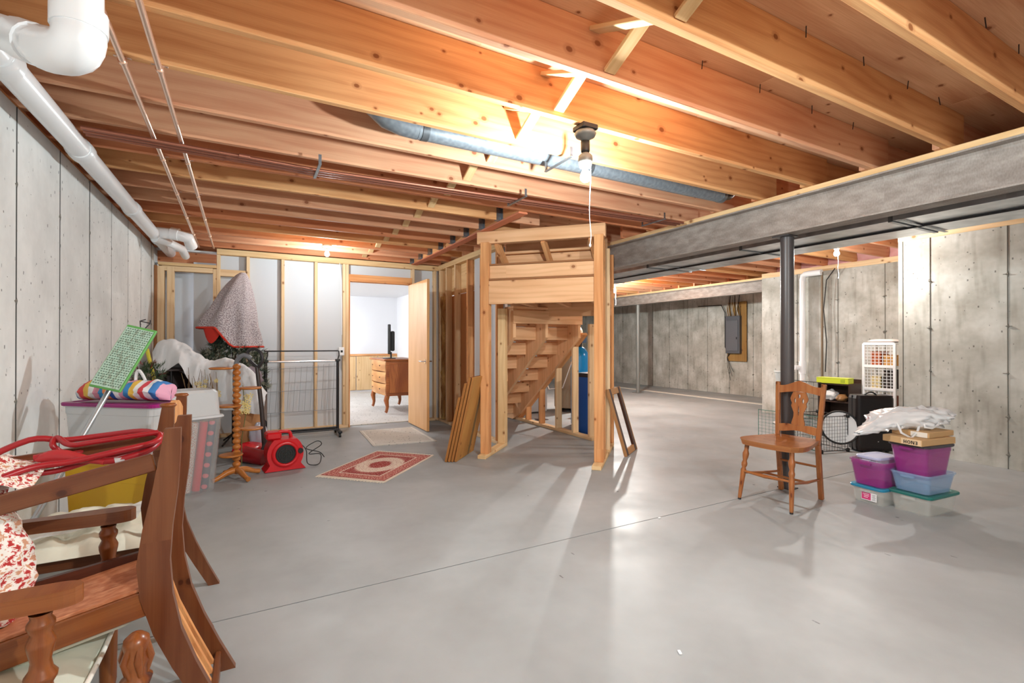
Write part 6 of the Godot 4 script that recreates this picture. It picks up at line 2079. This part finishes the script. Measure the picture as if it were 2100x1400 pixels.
	part(gl, "red_sprigs", er, mat(rgb(150, 34, 40), 0.8)).set_meta("kind", "stuff")
	part(gl, "wire_frame", gx().tube([Vector3(wc.x, 0.0, wc.z + 0.05), wc + Vector3(0, 0.0, 0.02)], 0.008, 6), mat(rgb(90, 84, 60), 0.8))
	solo("yellow_stick", gx().tube([pd(301, 715, 4.60), pd(301, 715, 4.60) + (pd(318, 785, 4.66) - pd(301, 715, 4.60)) * 3.3], 0.016, 10), mat(rgb(222, 206, 60), 0.4), "yellow stick leaning beside the evergreen branches", "stick", V(-0.67, 0.05, 5.82))
	var tv := thing("dried_twigs", "bunch of dried twigs and yellow flowers behind wrapping bin", "dried flowers", V(-0.38, 0, 5.22))
	part(tv, "vase", gx().lathe([Vector2(0, 0), Vector2(0.06, 0), Vector2(0.10, 0.12), Vector2(0.11, 0.30), Vector2(0.07, 0.46), Vector2(0.09, 0.56), Vector2(0.08, 0.56), Vector2(0.06, 0.46), Vector2(0, 0.44)], V(-0.38, 0, 5.22), 18), mat(rgb(120, 92, 70), 0.5))
	for k in 26:
		var bx := lerpf(385, 450, rng.randf())
		var a := pd(bx, 850, 4.35 + rng.randf() * 0.15)
		var b := pd(bx + rng.randf_range(-22, 16), rng.randf_range(752, 795), 4.3 + rng.randf() * 0.2)
		var mid := a.lerp(b, 0.5) + Vector3(rng.randf_range(-0.02, 0.02), 0, 0)
		part(tv, "twig", gx().tube([a, mid, b], [0.004, 0.003, 0.0016], 5), mat(rgb(112, 84, 58), 0.9) if k % 2 else mat(rgb(150, 124, 84), 0.9))
	for k in 14:
		var c := pd(rng.randf_range(380, 452), rng.randf_range(775, 815), 4.3)
		var g := gx()
		for j in 5:
			var a := TAU * j / 5.0
			g.tri(c, c + Vector3(cos(a), sin(a), 0.3) * 0.018, c + Vector3(cos(a + 0.7), sin(a + 0.7), 0.3) * 0.018, Vector3.BACK, Vector3.BACK, Vector3.BACK)
		part(tv, "petal_cluster", g, mat(rgb(222, 196, 110), 0.8))
	var yf := thing("yellow_flower_spray", "spray of yellow silk flowers hanging behind the plant stand", "flowers", pd(496, 900, 4.6) * Vector3(1, 0, 1))
	part(yf, "stem", gx().tube([pd(498, 790, 4.6), pd(504, 850, 4.6), pd(496, 900, 4.6), pd(496, 900, 4.6) * Vector3(1, 0, 1)], 0.004, 5), mat(rgb(120, 120, 70), 0.9))
	for k in 16:
		var c := pd(rng.randf_range(484, 516), rng.randf_range(808, 850), 4.58)
		var g := gx()
		for j in 5:
			var a := TAU * j / 5.0
			g.tri(c, c + Vector3(cos(a), sin(a), 0.3) * 0.026, c + Vector3(cos(a + 0.7), sin(a + 0.7), 0.3) * 0.026, Vector3.BACK, Vector3.BACK, Vector3.BACK)
		part(yf, "petal_cluster", g, mat(rgb(236, 214, 140), 0.8))
	# dotted bag behind the plant stand
	solo("white_print_bag", blob(pd(508, 775, 5.2), Vector3(0.14, 0.12, 0.1), 861, 0.3), mat(rgb(206, 200, 210), 0.9, 0, dots, Vector3(2, 1, 1)), "white printed cloth bundle behind the vacuum handle", "cloth", pd(508, 775, 5.2) - Vector3(0, 0.12, 0))
	var wpb := pd(508, 775, 5.2)
	solo("tall_carton", gx(yaw(0.3, Vector3(wpb.x, 0, wpb.z))).box(Vector3(0, (wpb.y - 0.10) * 0.5, 0), Vector3(0.22, wpb.y - 0.10, 0.18), 0.005), M.kraft, "tall brown carton under the white printed cloth bundle", "box", Vector3(wpb.x, 0, wpb.z))
	# tiny paint chips on the floor
	for p in [[1352, 1062], [1393, 1337]]:
		var c := fl(p[0], p[1])
		solo("paint_chip", gx(yaw(p[0] * 0.1, c)).box(Vector3(0, 0.003, 0), Vector3(0.022, 0.006, 0.012), 0.002), M.white_plastic, "small white chip lying on the bare floor by the joint" if p[0] == 1352 else "small white chip lying alone on open floor", "debris", c)
